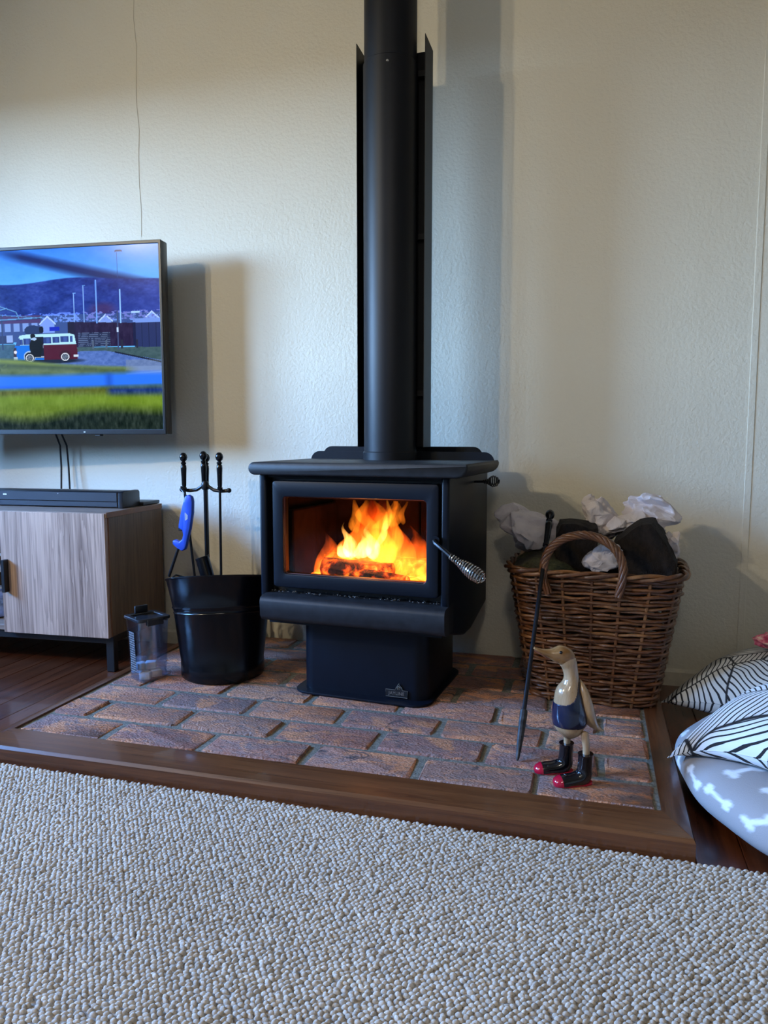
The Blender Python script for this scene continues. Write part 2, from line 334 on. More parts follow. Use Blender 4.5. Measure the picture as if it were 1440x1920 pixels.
# fine crack in the plaster, and the cover strip of a board joint
ck = [(-1.556+.004*math.sin(i*2.1)+.003*random.random(), WY-.0003, 1.47+.09*i) for i in range(11)]
obj('plaster_crack', tube(ck, .0011, 4), plain('crack_dark', (.58, .53, .43), .9), wb)
obj('joint_strip', box2(.418, .436, WY-.002, WY+.001, FZ, CH, .0008, 1), W_WALL, wb)
def holed_wall(axis, at, a0, a1, h0, h1, w0, w1, z0, z1):
    T = .12 if at > 0 else -.12; p, q = sorted((at, at+T)); R = [(a0, w0, h0, h1), (w1, a1, h0, h1), (w0, w1, h0, z0), (w0, w1, z1, h1)]
    return join(*[(box2(p, q, a, b, c, d) if axis == 'x' else box2(a, b, p, q, c, d)) for a, b, c, d in R])
struct('wall_left', join(holed_wall('x', XL, YR-.1, 0, -.1, CH, -1.35, -.9, 1.0, 2.05), holed_wall('x', XL, 0, WY+.1, -.1, CH, .22, 1.42, 1.0, 2.05)), W_DIM)
struct('wall_right', box2(XR, XR+.1, YR-.1, WY+.1, -.1, CH), W_DIM)
struct('wall_rear', box2(XL-.1, XR+.1, YR-.1, YR, -.1, CH), W_DIM)
struct('ceiling', box2(XL-.1, XR+.1, YR-.1, WY+.1, CH, CH+.1), CEILM)
def window(name, axis, at, a0, a1, z0, z1):
    r = bpy.data.objects.new(name, None); COL.objects.link(r); r['kind'] = 'structure'; r['label'] = 'white painted timber window frame with clear panes'
    d0, d1 = at-.10, at-.03; mid = (a0+a1)/2
    def b(p, q, z, y): return box2(d0, d1, p, q, z, y, .004, 1) if axis == 'x' else box2(p, q, d0, d1, z, y, .004, 1)
    obj('window_frame', join(b(a0, a0+.05, z0, z1), b(a1-.05, a1, z0, z1), b(a0, a1, z0, z0+.05), b(a0, a1, z1-.05, z1), b(mid-.025, mid+.025, z0, z1)), WPAINT, r)
    for p, q in ((a0+.05, mid-.025), (mid+.025, a1-.05)):
        g = (box2(at-.07, at-.066, p, q, z0+.05, z1-.05) if axis == 'x' else box2(p, q, at-.07, at-.066, z0+.05, z1-.05)); obj('pane', g, PANE, r, 0)
window('window_1', 'x', XL, .22, 1.42, 1.0, 2.05); window('window_2', 'x', XL, -1.35, -.9, 1.0, 2.05)
fl = struct('floor', box2(XL-.1, XR+.1, YR-.1, WY+.1, -.1, FZ-.004), FLOORB)
def plank_run(x0, x1, y0, y1, pitch=.086):
    me = mesh('plank', box2(-pitch/2+.0006, pitch/2-.0006, -(y1-y0)/2, (y1-y0)/2, -.02, 0, .0015, 1), PLANK); x = x0+pitch/2
    while x < x1: o = obj('plank', me, None, fl); o.location = (x, (y0+y1)/2, FZ); x += pitch
plank_run(-2.8, -1.37, 1.25, WY); plank_run(.19, 1.45, 1.25, WY)
def skirting(name, x0, x1): struct(name, prism([(WY, -.02), (WY, .07), (WY-.006, .07), (WY-.013, .062), (WY-.013, -.02)], x1-x0, 0, 1, 'x', x0), SKIRT)
skirting('baseboard_back', .19, XR); skirting('baseboard_back_left', XL, -1.38)

# ================================================================ RUG
rug = thing('wool_rug', 'pale grey loop pile wool rug covering the floor in front of the brick hearth', 'rug', (0, 0, FZ))
RUGB = NT('rug_base'); _v = RUGB.coord(); _n = RUGB.n('TexVoronoi', Vector=_v, Scale=105.0); RUGB.prin(Base_Color=RUGB.ramp(_n.outputs[0], [(.1, (.48, .42, .35)), (.7, (.2, .17, .14))]), Roughness=.95); RUGB = RUGB.m
obj('rug_backing', box2(-2.9, 2.0, -2.0, 1.336, 0, .0105, .003, 1), RUGB, rug)
def rug_pile():
    px_, py_ = .0104, .0068; xs = np.arange(-1.95, 1.25, px_); ys = np.arange(.42, 1.334, py_)
    X, Y = np.meshgrid(xs, ys); X = X+((np.arange(len(ys)) % 2)*px_/2)[:, None]; X = X.ravel(); Y = Y.ravel(); N = len(X)
    X = X+RNG.normal(0, .0014, N); Y = Y+RNG.normal(0, .0009, N); sx = .0056*RNG.uniform(.85, 1.15, N); sy = .0036*RNG.uniform(.85, 1.12, N); h = .0056*RNG.uniform(.75, 1.2, N); tw = RNG.normal(.2, .3, N)
    K = 8; rings = [(1.0, 0.0), (.86, .55), (.48, .9)]; L = []
    for r, z in rings:
        for k in range(K): a = 2*PI*k/K; L.append((r*math.cos(a), r*math.sin(a), z))
    L.append((0, 0, 1.0)); L = np.array(L); M = len(L)
    F = [(i*K+k, i*K+(k+1) % K, (i+1)*K+(k+1) % K, (i+1)*K+k) for i in range(2) for k in range(K)]; Tt = [(2*K+k, 2*K+(k+1) % K, 3*K) for k in range(K)]
    lx = L[None, :, 0]*sx[:, None]; ly = L[None, :, 1]*sy[:, None]; c, s = np.cos(tw)[:, None], np.sin(tw)[:, None]
    V = np.stack([X[:, None]+lx*c-ly*s, Y[:, None]+lx*s+ly*c, .0095+L[None, :, 2]*h[:, None]], -1).reshape(-1, 3)
    base = (np.arange(N)*M)[:, None, None]; q = (np.array(F)[None]+base).reshape(-1, 4); t3 = (np.array(Tt)[None]+base).reshape(-1, 3)
    me = bpy.data.meshes.new('loop_pile'); me.vertices.add(len(V)); me.vertices.foreach_set('co', V.ravel())
    me.loops.add(q.size+t3.size); me.loops.foreach_set('vertex_index', np.concatenate([q.ravel(), t3.ravel()]).astype(np.int32))
    st = np.concatenate([np.arange(len(q))*4, q.size+np.arange(len(t3))*3]); me.polygons.add(len(st)); me.polygons.foreach_set('loop_start', st.astype(np.int32))
    me.update(calc_edges=True); me.validate(); me.shade_smooth()
    k = RNG.normal(1, .10, N); big = .04*np.sin(X*9+Y*4)+.03*np.sin(Y*13-X*6); k = np.clip(k+big, .6, 1.3)
    c4 = np.ones((N, M, 4)); c4[:, :, 0] = (.61*k)[:, None]; c4[:, :, 1] = (.525*k)[:, None]; c4[:, :, 2] = (.425*k)[:, None]
    a = me.color_attributes.new('Col', 'FLOAT_COLOR', 'POINT'); a.data.foreach_set('color', c4.ravel().astype(np.float32))
    me.materials.append(m_rug()); obj('loop_pile', me, None, rug, kind='stuff')
rug_pile()

# ================================================================ HEARTH
HZ = .07; HX0, HX1, HY0 = -1.335, .137, 1.434
hearth = thing('brick_hearth', 'low hearth of old red bricks edged with dark stained timber under the stove', 'hearth', (0, 0, 0))
obj('mortar_bed', box2(HX0, HX1, HY0, WY, FZ, HZ-.0042), MORTAR, hearth, 0)
def brick_mesh(L, seed):
    rnd = random.Random(seed); bm = bmesh.new(); bmesh.ops.create_cube(bm, size=1); bmesh.ops.scale(bm, vec=(L, .103, .045), verts=bm.verts)
    bmesh.ops.bevel(bm, geom=[e for e in bm.edges if abs(e.verts[0].co.z-e.verts[1].co.z) > .01], offset=.008, segments=2, profile=.5, affect='EDGES')
    bmesh.ops.bevel(bm, geom=[e for e in bm.edges if e.verts[0].co.z > .02 and e.verts[1].co.z > .02], offset=.0045, segments=1, profile=.5, affect='EDGES')
    for v_ in bm.verts: v_.co += Vector((rnd.uniform(-.0035, .0035), rnd.uniform(-.0035, .0035), rnd.uniform(-.0016, .0016)))
    return mesh('brick', bm_out(bm), BRICK, 40)
BM = [brick_mesh(.232, k) for k in range(6)]; cutm = {}
def lay_brick(xa, xb, yc):
    L = xb-xa-.017
    if L < .03: return
    if abs(L-.232) < .006: me = random.choice(BM)
    else:
        key = round(L, 2); me = cutm.setdefault(key, brick_mesh(L, int(key*1000)))
    o = obj('brick', me, None, hearth); o.location = ((xa+xb)/2, yc, HZ-.0225+random.uniform(-.0012, .0012)); o.rotation_euler = (random.uniform(-.004, .004), random.uniform(-.003, .003), random.uniform(-.008, .008)+(PI if random.random() < .5 else 0))
for row in range(8):
    yc = 1.490+.118*row; x = -1.335 if row % 2 == 0 else -1.335; first = (-1.0945+1.335) if row % 2 == 0 else (-1.2175+1.335)
    js = [HX0+.002]+[HX0+first+.249*k for k in range(7)]; js = [j for j in js if j < HX1-.04]+[HX1-.002]
    for a, b in zip(js[:-1], js[1:]): lay_brick(a, b, yc)
# timber edging: front rail with a sloped front arris and mitred side rails
def rail_profile(s): return [(0, FZ), (0, HZ+.001), (s*.05, HZ+.001), (s*.075, HZ-.003), (s*.092, HZ-.009), (s*.092, FZ)]
def rail_front():
    P = [(HY0, FZ), (HY0, HZ+.001), (HY0-.03, HZ+.001), (HY0-.086, HZ-.002), (HY0-.092, HZ-.008), (HY0-.092, FZ)]; V = []
    for side in (0, 1):
        for y, z in P: e = (HY0-y)/.092; V.append(((HX0-.03*e) if side == 0 else (HX1+.05*e), y, z))
    n = len(P); F = [tuple(range(n)), tuple(range(n, 2*n))[::-1]]+[(i, (i+1) % n, n+(i+1) % n, n+i) for i in range(n)]; return V, F
def rail_side(x, wd, s):
    P = [(0, FZ), (0, HZ+.001), (.6*wd, HZ+.001), (.93*wd, HZ-.002), (wd, HZ-.008), (wd, FZ)]; V = []
    for side in (0, 1):
        for d, z in P: V.append((x+s*d, (HY0-.092*d/wd) if side == 0 else WY-.002, z))
    n = len(P); F = [tuple(range(n)), tuple(range(n, 2*n))[::-1]]+[(i, (i+1) % n, n+(i+1) % n, n+i) for i in range(n)]; return V, F
obj('timber_edging', rail_front(), TRIMW, hearth, 25); obj('timber_edging', rail_side(HX1, .05, 1), TRIMY, hearth, 25); obj('timber_edging', rail_side(HX0, .03, -1), TRIMY, hearth, 25)

# ================================================================ WOOD STOVE
stove = thing('wood_stove', 'black steel wood burning stove on a pedestal with fire behind its glass door', 'stove', (-.59, 2.03, HZ+.0012), math.radians(-4.5))
obj('base_plate', prism(rrect(.395, .36, .05, 6, .009, -.012), .006, .0015, 1), STOVE, stove)
ped = obj('pedestal', prism(rrect(.362, .30, .038, 6, .010, -.006), .205, 0, 1, 'z', .006), STOVE, stove)
# badge
bz = -.158; bg = obj('badge', prism([(.080, .012), (.141, .012), (.141, .031), (.127, .031), (.125, .038), (.119, .044), (.118, .050), (.112, .041), (.108, .036), (.107, .031), (.080, .031)], .0016, .0004, 1, 'y', bz-.0016), BLACK, ped, label='small black maker badge with silver border and flame')
bo = [(.080, .012), (.141, .012), (.141, .031), (.127, .031), (.125, .038), (.119, .044), (.118, .050), (.112, .041), (.108, .036), (.107, .031), (.080, .031)]
SUBP = ped  # sub-parts of the badge stay on the pedestal level to keep three levels
obj('badge_border', tube([(x, bz-.0018, z) for x, z in bo], .0008, 5, True), SILVER, ped); obj('badge_flame', tube([(.114, bz-.0018, .033), (.112, bz-.0018, .037), (.115, bz-.0018, .041), (.119, bz-.0018, .040), (.121, bz-.0018, .036), (.118, bz-.0018, .033), (.116, bz-.0018, .037)], .0009, 5), SILVER, ped)
text('JAYLINE', .0125, SILVER, ped, 'badge_lettering', (.1105, bz-.0022, .0215), (PI/2, 0, 0))
side = [(-.205, .604), (-.212, .597), (-.212, .216), (-.206, .205), (-.04, .165), (.03, .165), (.22, .205), (.22, .604)]
for s in (-1, 1): obj('side_panel', prism(side, .022, .007, 3, 'x', .243 if s > 0 else -.265), STOVE, stove)
obj('back_panel', box2(-.245, .245, .205, .22, .19, .604), STOVE, stove); obj('body_top', box2(-.245, .245, -.20, .22, .592, .600), STOVE, stove); obj('underside_panel', box2(-.245, .245, -.20, .21, .195, .207), STOVE, stove)
# firebox lined with brick slabs; open towards the door
fb = obj('firebox', join(box2(-.235, .235, -.165, .20, .27, .288), box2(-.235, .235, -.165, .20, .565, .58), box2(-.235, -.222, -.165, .20, .288, .565), box2(.222, .235, -.165, .20, .288, .565), box2(-.222, .222, .185, .2, .288, .565)), FIREBRICK, stove, 0)
obj('baffle_plate', box2(-.215, .215, -.06, .18, .525, .537, .003, 1), FIREBRICK, fb)
for k in range(3):
    obj('firebrick', box2(-.218+.147*k, -.218+.147*k+.142, .155, .184, .29, .52, .004, 1), FIREBRICK, fb)
for s in (-1, 1):
    for k in range(2): obj('firebrick', box2(*( (.194, .221) if s > 0 else (-.221, -.194)), -.15+.15*k, -.005+.15*k, .29, .50, .004, 1), FIREBRICK, fb)
ring_o = [(-.243, .208), (.243, .208), (.243, .604), (-.243, .604)]; ring_i = [(-.205, .32), (.215, .32), (.215, .555), (-.205, .555)]
obj('front_surround', prism(ring_o, .014, 0, 1, 'y', -.178, ring_i), BLACK, stove, 0)
dox = rrect(.462, .286, .010, 5, .008, .441); dix = rrect(.398, .208, .010, 5, .008, .4385)
door = obj('stove_door', prism(dox, .034, .004, 2, 'y', -.216, dix), STOVE, stove)
obj('glass_pane', prism(rrect(.412, .222, .008, 4, .008, .4385), .004, 0, 1, 'y', -.200), GLASS, door, 0)
obj('gasket', tube([(x, -.2065, z) for x, z in rrect(.399, .209, .010, 5, .008, .4385)], .0022, 5, True), plain('rusty_gasket', (.10, .035, .03), .7), door)
def coil(a, b, prof, turns, wire, n=6):
    A, B = Vector(a), Vector(b); d = (B-A); Lh = d.length; d.normalize(); u = d.orthogonal().normalized(); w_ = d.cross(u); N = int(turns*16); pts = []
    for i in range(N+1):
        t = i/N; r = np.interp(t, [p[0] for p in prof], [p[1] for p in prof]); an = 2*PI*turns*t; pts.append(A+d*Lh*t+(u*math.cos(an)+w_*math.sin(an))*r)
    return tube(pts, wire, n)
hd = obj('door_handle', join(tube([(.232, -.20, .446), (.232, -.226, .444), (.236, -.231, .440), (.260, -.240, .425), (.283, -.249, .410)], .0055, 8), tube([(.283, -.249, .410), (.352, -.269, .372)], .0035, 6)), IRON, door)
obj('spring_grip', coil((.278, -.2475, .413), (.366, -.2725, .365), [(0, .0065), (.28, .0085), (.5, .0145), (.75, .0175), (.92, .015), (1, .006)], 15, .0019), CHROME, door)
obj('handle_washer', xf(lathe([(.011, 0), (.011, .005), (.006, .005)], 16), (.232, -.215, .446), (PI/2, 0, 0)), STOVE, door)
obj('ash_lip', prism([(-.160, .207), (-.225, .207), (-.240, .212), (-.248, .224), (-.250, .262), (-.246, .272), (-.236, .277), (-.160, .283)], .512, 0, 1, 'x', -.247), STOVET, stove, 50)
def mantle():
    w0, w1 = -.281, .318; z0, z1 = .600, .634; r = .030; fr = []
    for i in range(7): a = PI/2*i/6; fr.append((w1-r+r*math.cos(-PI/2+a), z0+r*.95+(r*.95)*math.sin(-PI/2+a)))
    fr.append((w1, z1-.001)); fr.append((w1-.003, z1))
    L = [(w0+.012, z1)]
    for i in range(9): a = PI/2+PI*i/8; L.append((w0+.017+.017*math.cos(a), (z0+z1)/2+.017*math.sin(a)))
    poly = L[1:]+fr
    return prism(poly, .372, .006, 2, 'y', -.243)
obj('top_plate', mantle(), STOVET, stove, 45)
def guard(x0, x1, z1, y): r = .03; p = [(x0, .62)]+[(x0+r-r*math.cos(a), z1-r+r*math.sin(a)) for a in [PI/2*i/6 for i in range(7)]]+[(x1-r+r*math.sin(a), z1-r+r*math.cos(a)) for a in [PI/2*i/6 for i in range(7)]]+[(x1, .62)]; return prism(p, .004, 0, 1, 'y', y)
obj('rear_guard', guard(-.270, .305, .657, .12), STOVE, stove); obj('rear_guard', guard(-.265, .253, .671, .2), STOVE, stove)
obj('guard_shelf', box2(-.262, .252, .124, .2, .622, .628), STOVE, stove)
dm = obj('damper_rod', tube([(.262, .05, .576), (.305, .045, .578)], .0032, 6), IRON, stove); obj('spring_grip', coil((.292, .047, .577), (.335, .043, .580), [(0, .004), (.25, .006), (.6, .0155), (.85, .0125), (1, .004)], 8, .0018), IRON, dm, label='black spring grip of damper rod')
ash = [xf(rbox(1, 1, .6), (random.uniform(-.235, .25), random.uniform(-.215, -.178), .2845), (0, 0, random.random()*3), (random.uniform(.001, .004),)*3) for _ in range(110)]
obj('ash_crumbs', join(*ash), plain('ash_crumb', (.10, .095, .09), .95, 0, .6, 200), stove, 0, kind='stuff')
# fire lamp inside the firebox: the fire's own light
def fire_lamp(loc, energy, rad):
    l = bpy.data.lights.new('fire_light', 'POINT'); l.energy = energy; l.color = (1, .42, .10); l.shadow_soft_size = rad; o = bpy.data.objects.new('fire_light', l); COL.objects.link(o)
    o.parent = stove; o.location = loc
fire_lamp((-.02, -.09, .42), .7, .04)
def SL(x, y, z):  # stove-local to world
    a = math.radians(-4.5); return (-.59+x*math.cos(a)-y*math.sin(a), 2.03+x*math.sin(a)+y*math.cos(a), HZ+z)
EMB = m_ember('burning_wood', 3.2); EMB2 = m_ember('glowing_embers', 5.0)
def chunk(L, r, seed, n=9, taper=.9):
    rnd = random.Random(seed); R = [r*rnd.uniform(.82, 1.12) for _ in range(n)]; V = []; F = []; m = 6
    for i in range(m+1):
        t = i/m; k = 1-(1-taper)*t
        for j in range(n): a = 2*PI*j/n; q = R[j]*k*rnd.uniform(.95, 1.05); V.append((L*(t-.5)+(rnd.uniform(-.01, .01)*L if i in (0, m) else 0), q*math.cos(a), q*math.sin(a)))
    for i in range(m):
        for j in range(n): l = (j+1) % n; F.append((i*n+j, i*n+l, (i+1)*n+l, (i+1)*n+j))
    F.append(tuple(range(n))); F.append(tuple(m*n+j for j in range(n))[::-1]); return V, F
def burning(label, L, r, seed, loc, rot):
    o = obj('burning_log', chunk(L, r, seed), EMB, None, 40); tag(o, label, 'log', 'logs burning in the stove'); o.location = SL(*loc); o.rotation_euler = (rot[0], rot[1], rot[2]+math.radians(-4.5))
burning('split log burning in the middle of the stove fire under the tallest flames', .20, .034, 3, (-.03, -.085, .332), (.2, .02, .06))
burning('short glowing red log end at the lower right of the stove fire', .13, .026, 5, (.06, -.115, .314), (.3, .05, -.12))
burning('dark charred log lying across the back of the stove fire', .34, .036, 8, (.0, .03, .328), (.1, 0, .05))
eb = obj('ember_bed', xf(chunk(.40, .09, 11, 12, 1.0), (0, 0, 0), (0, 0, 0), (1, 1.25, .22)), EMB2, None, 50); tag(eb, 'bed of glowing orange embers on the stove firebox floor', 'embers', kind='stuff'); eb.location = SL(.0, -.01, .29); eb.rotation_euler = (0, 0, math.radians(-4.5))
fire = thing('fire', 'yellow and orange flames burning behind the stove glass', 'fire', SL(0, 0, .29), math.radians(-4.5))
def tongue(x, y, z, h, wd, dp, lean, curl, seed, m):
    rnd = random.Random(seed); st = []; n = 12; ph = rnd.random()*6
    for i in range(n+1):
        t = i/n; pr = max(.02, math.sin(PI*t**.6)*(1-t)**.35); cx = x+lean*t+1.7*curl*math.sin(t*4.4+ph)*t+.35*curl*math.sin(t*11+ph*2); st.append((cx, y+.008*math.sin(t*5+ph), z+h*t, wd*pr, dp*pr))
    return obj('flame', hloft(st, 12), m, fire, 60)
Y0 = (1, .50, .10); OR = (1, .22, .015); RD = (1, .07, .004)
FM_core = m_flame('flame_core', (1, .62, .22), (1, .36, .03), .04, .20, 260, 40); FM_mid = m_flame('flame_orange', (1, .34, .025), (1, .20, .01), .02, .25, 95, 34); FM_red = m_flame('flame_red', (1, .17, .01), (.9, .05, .003), .0, .24, 48, 26)
for a in [(-.062, -.075, .070, .105, .026, .018, .004, .010, 1), (-.030, -.07, .072, .075, .030, .02, .012, .006, 2), (.008, -.075, .070, .115, .024, .018, .006, .012, 3), (-.075, -.08, .072, .050, .024, .016, .0, .004, 4), (.035, -.06, .150, .105, .014, .012, .030, .006, 14), (.020, -.06, .10, .12, .013, .012, .022, .010, 20)]: tongue(*a, FM_core)
for a in [(.005, -.05, .06, .215, .035, .03, .050, .022, 5), (-.045, -.045, .14, .115, .020, .02, -.030, .010, 6), (-.005, -.045, .15, .105, .026, .024, -.030, .012, 17), (.065, -.045, .08, .17, .020, .02, .022, .014, 7), (.035, -.05, .05, .14, .036, .03, .022, .010, 8), (.055, -.05, .16, .10, .022, .02, .020, .010, 31), (.015, -.04, .15, .10, .024, .02, .008, .012, 32), (.09, -.05, .17, .085, .010, .01, .008, .006, 33), (-.12, -.08, .02, .09, .022, .02, .006, .012, 34), (.18, -.1, .02, .06, .012, .012, .006, .01, 35), (-.075, -.06, .05, .11, .030, .02, .012, .010, 9), (.165, -.09, .02, .085, .018, .018, .006, .012, 10), (.140, -.09, .012, .045, .024, .018, -.008, .006, 11), (-.04, -.125, .005, .055, .014, .010, .008, .010, 12), (-.085, -.125, .0, .060, .010, .010, -.01, .012, 13), (.012, -.125, .002, .035, .018, .01, .014, .006, 18)]: tongue(*a, FM_mid)
for a in [(0, -.02, .0, .255, .13, .10, .012, .012, 21), (-.135, -.06, .0, .15, .055, .05, .005, .01, 22), (-.12, -.09, .0, .12, .04, .04, .005, .01, 26), (0, -.07, .02, .25, .11, .05, .03, .012, 27), (.12, -.04, .0, .17, .07, .06, .0, .012, 23)]: tongue(*a, FM_red)

# ================================================================ FLUE
flue = thing('flue_pipe', 'tall matt black flue pipe with heat shield rising from the stove', 'flue', (-.578, 2.11, 0))
obj('lower_pipe', lathe([(.0765, .700), (.0765, 1.795), (.0745, 1.797)], 40), FLUE, flue); obj('upper_pipe', lathe([(.0735, 1.79), (.0735, CH)], 40), FLUE, flue)
obj('flue_collar', lathe([(.0795, .700), (.0795, .727), (.078, .729)], 40), FLUE, flue)
obj('screw', xf(lathe([(.0001, .0035), (.003, .003), (.0045, 0), (.0045, -.004)], 10), (.012, -.0755, 1.775), (PI/2, 0, 0)), CHROME, flue)
obj('heat_shield', join(box2(-.0985, .0985, .094, .0955, .742, 1.868), box2(-.0995, -.098, -.002, .0955, .742, 1.868), box2(.098, .0995, -.002, .0955, .742, 1.868)), FLUE, flue, 0)
for z in (.9, 1.35, 1.8):
    for s in (-1, 1): obj('shield_bracket', box2(*sorted((s*.045, s*.0985)), .070, .084, z-.008, z+.008), BLACK, flue, 0)

# ================================================================ TELEVISION
tv = thing('television', 'wall mounted flat screen television showing a red and blue camper van', 'television', (-1.372, 2.2, .78), math.radians(5))
TW, TH = 1.115, .627
obj('tv_body', box2(-TW, 0, .004, .042, 0, TH, .004, 2), TVB, tv)
bez = [(-TW, 0), (0, 0), (0, TH), (-TW, TH)]; hol = [(-TW+.012, .017), (-.010, .017), (-.010, TH-.011), (-TW+.012, TH-.011)]
obj('tv_bezel', prism(bez, .008, .0015, 1, 'y', -.004, hol), TVB, tv); obj('sensor_box', box2(-.262, -.242, 0, .02, -.006, .001, .001, 1), BLACK, tv)
obj('maker_mark', box2(-.300, -.294, -.0046, -.004, .006, .010), LETTER, tv, 0)
obj('wall_bracket', join(box2(-.75, -.35, .042, .060, .15, .5, .003, 1), box2(-.60, -.56, .06, .20, .25, .4, .003, 1)), BLACK, tv)
def paint_screen(S, T):
    """picture shown on the screen; S,T arrays -> sRGB.  x runs 0..1225 over the right half (negative to the left), y 0..1500 top to bottom"""
    x, y = S, T; C = np.zeros(S.shape+(3,))
    def put(mask, col, a=1.0):
        m = np.clip(mask.astype(float)*a, 0, 1)[..., None]; C[:] = C*(1-m)+np.array(col)*m
    def soft(d, w_): return np.clip(.5-d/w_, 0, 1)
    rs = np.random.default_rng(3)
    def fbm(sx, sy, n=4):
        o = np.zeros(S.shape); am = 1.0; tot = 0
        for k in range(n):
            g = rs.random((64, 64)); u = (x/sx*(2**k)) % 63; v = (y/sy*(2**k)) % 63; iu, iv = u.astype(int), v.astype(int); fu, fv = u-iu, v-iv
            fu = fu*fu*(3-2*fu); fv = fv*fv*(3-2*fv)
            o += am*((g[iv, iu]*(1-fu)+g[iv, iu+1]*fu)*(1-fv)+(g[iv+1, iu]*(1-fu)+g[iv+1, iu+1]*fu)*fv); tot += am; am *= .55
        return o/tot
    n1 = fbm(90, 60); n2 = fbm(22, 16, 3); n3 = fbm(14, 40, 3)
    t = np.clip(y/400, 0, 1)[..., None]; C[:] = np.array([.20, .50, .96])*(1-t)+np.array([.36, .70, .99])*t
    C += (n1[..., None]-.5)*.10*np.array([.8, .8, .5])
    bd = (x-60)*.305+20-y  # dark blurred cable crossing the sky, thicker towards the right
    dist = np.abs(y-(20+.0*x+(x-60)*.315)); put(soft(dist-38-x*.012, 60)*np.clip((x+60)/260, 0, 1), (.06, .13, .38), .95)
    hill = 275+30*np.sin(x/330.0+2.2)+np.clip(x, 0, None)*.035+10*np.sin(x/120.0); hm = soft(hill-y, 10)*(y < 620)
    put(hm, (.10, .20, .55)); C += (hm*(n1-.5))[..., None]*np.array([.22, .22, .32])+(hm*(n2-.5))[..., None]*.12
    put(soft(hill+150-y, 200)*(y < 620)*hm*np.clip((x-500)/700, 0, 1), (.22, .30, .68), .6); put(soft(np.hypot((x-800)/90, (y-545)/55)-1, .9), (.26, .16, .36), .7)
    put((y > 580)*(y < 800), (.20, .30, .55)); C += ((y > 560)*(y < 640)*(n2 > .55))[..., None]*np.array([.20, .25, .35])
    put((x < 330)*(y > 575)*(y < 640+(x*.02)), (.27, .21, .42)); put((x < 330)*(y > 640)*(y < 710), (.45, .58, .85)); put((x < 330)*(y > 640)*(y < 720)*(np.abs((x % 70)-35) < 12), (.22, .30, .55))
    for hx, hw, hy in ((380, 55, 590), (820, 45, 590), (1160, 58, 575)):
        put((np.abs(x-hx) < (y-hy)*.95)*(np.abs(x-hx) < hw)*(y > hy)*(y < 730), (.45, .58, .90)); put((np.abs(np.abs(x-hx)-(y-hy)*.95) < 7)*(np.abs(x-hx) < hw+8)*(y > hy-6)*(y < hy+70), (.66, .78, 1.0))
    put((x > 1020)*(y > 630)*(y < 665), (.42, .56, .88)); put((x > 640)*(x < 1230)*(y > 560)*(y < 630)*(n2 > .57), (.40, .45, .78))
    put((x > 200)*(x < 330)*(np.hypot((x-265)/66, (y-705)/45) < 1), (.13, .20, .38)); put((np.hypot((x-330)/18, (y-700)/30) < 1), (.03, .06, .16)); put((x > 395)*(x < 470)*(y > 680)*(y < 715), (.06, .14, .72))
    put((x > 535)*(x < 1030)*(y > 640+ (x-535)*.05)*(y < 850), (.13, .10, .24)); C += ((x > 535)*(x < 1030)*(y > 645)*(y < 850)*((n3-.5)))[..., None]*.10
    put((x > 535)*(x < 585)*(y > 645)*(y < 850), (.10, .09, .20)); put((x > 610)*(x < 850)*(y > 735)*(y < 850), (.13, .17, .30)); put((x > 610)*(x < 850)*(y > 735)*(y < 850)*(((y/15) % 1) < .32)*(n3 > .42), (.42, .50, .66))
    put((x > 1030)*(y > 665)*(y < 870), (.14, .19, .38)); put((x > 1030)*(y > 665)*(y < 870)*((((x-1030)/52) % 1) < .07), (.06, .10, .22)); put((x > 1020)*(x < 1040)*(y > 660)*(y < 850), (.08, .11, .26))
    g = y > np.where(x > 590, 850+np.clip(x-600, 0, None)*.02, 820); put(g, (.23, .33, .36)); put((x < 120)*(y > 815)*(y < 960), (.22, .36, .48)); put((x < 110)*(y > 745)*(y < 812), (.16, .22, .40)); put((x > 55)*(x < 105)*(y > 740)*(y < 800), (.52, .64, .88))
    C += (g*(n2-.5))[..., None]*.10
    road = (y > 885+np.clip((620-x), 0, None)*.25+np.clip(x-820, 0, None)*.20)*(y < 1100)*(x > 300); put(road, (.30, .42, .70)); C += (road*(n2-.5))[..., None]*.16
    put((np.abs(y-(895+np.clip(x-880, 0, None)*.245)) < 6)*(x > 880), (.08, .12, .20))
    for px_, y0, y1, wd, col in ((587, 400, 645, 7, (.48, .66, .95)), (660, 340, 650, 8, (.48, .66, .95)), (755, 290, 660, 9, (.42, .62, .95)), (932, 380, 665, 11, (.52, .72, .98)), (908, 560, 875, 9, (.22, .28, .45)), (918, 60, 280, 5, (.12, .25, .55)), (750, 300, 380, 4, (.20, .4, .8)), (25, 560, 860, 8, (.16, .24, .42)), (1030, 570, 650, 4, (.4, .5, .8))): put((np.abs(x-px_) < wd/2)*(y > y0)*(y < y1), col)
    put((np.abs(y-45-np.abs(x-930)*.2) < 8)*(np.abs(x-930) < 26), (.08, .18, .42)); put((np.abs(y-335) < 5)*(x > 655)*(x < 678), (.3, .5, .8)); put((np.abs(y-398) < 5)*(x > 580)*(x < 605), (.4, .6, .9)); put((np.abs(y-575) < 7)*(x > 1010)*(x < 1075), (.62, .78, 1))
    put((x > 900)*(x < 915)*(y > 700)*(y < 735), (.7, .8, .95))
    for a, b in ((720, 800), (820, 800), (935, 800), (1047, 800)): put((np.abs(x-a) < 8)*(y > b)*(y < b+68), (.30, .36, .46) if a < 900 else (.14, .16, .24))
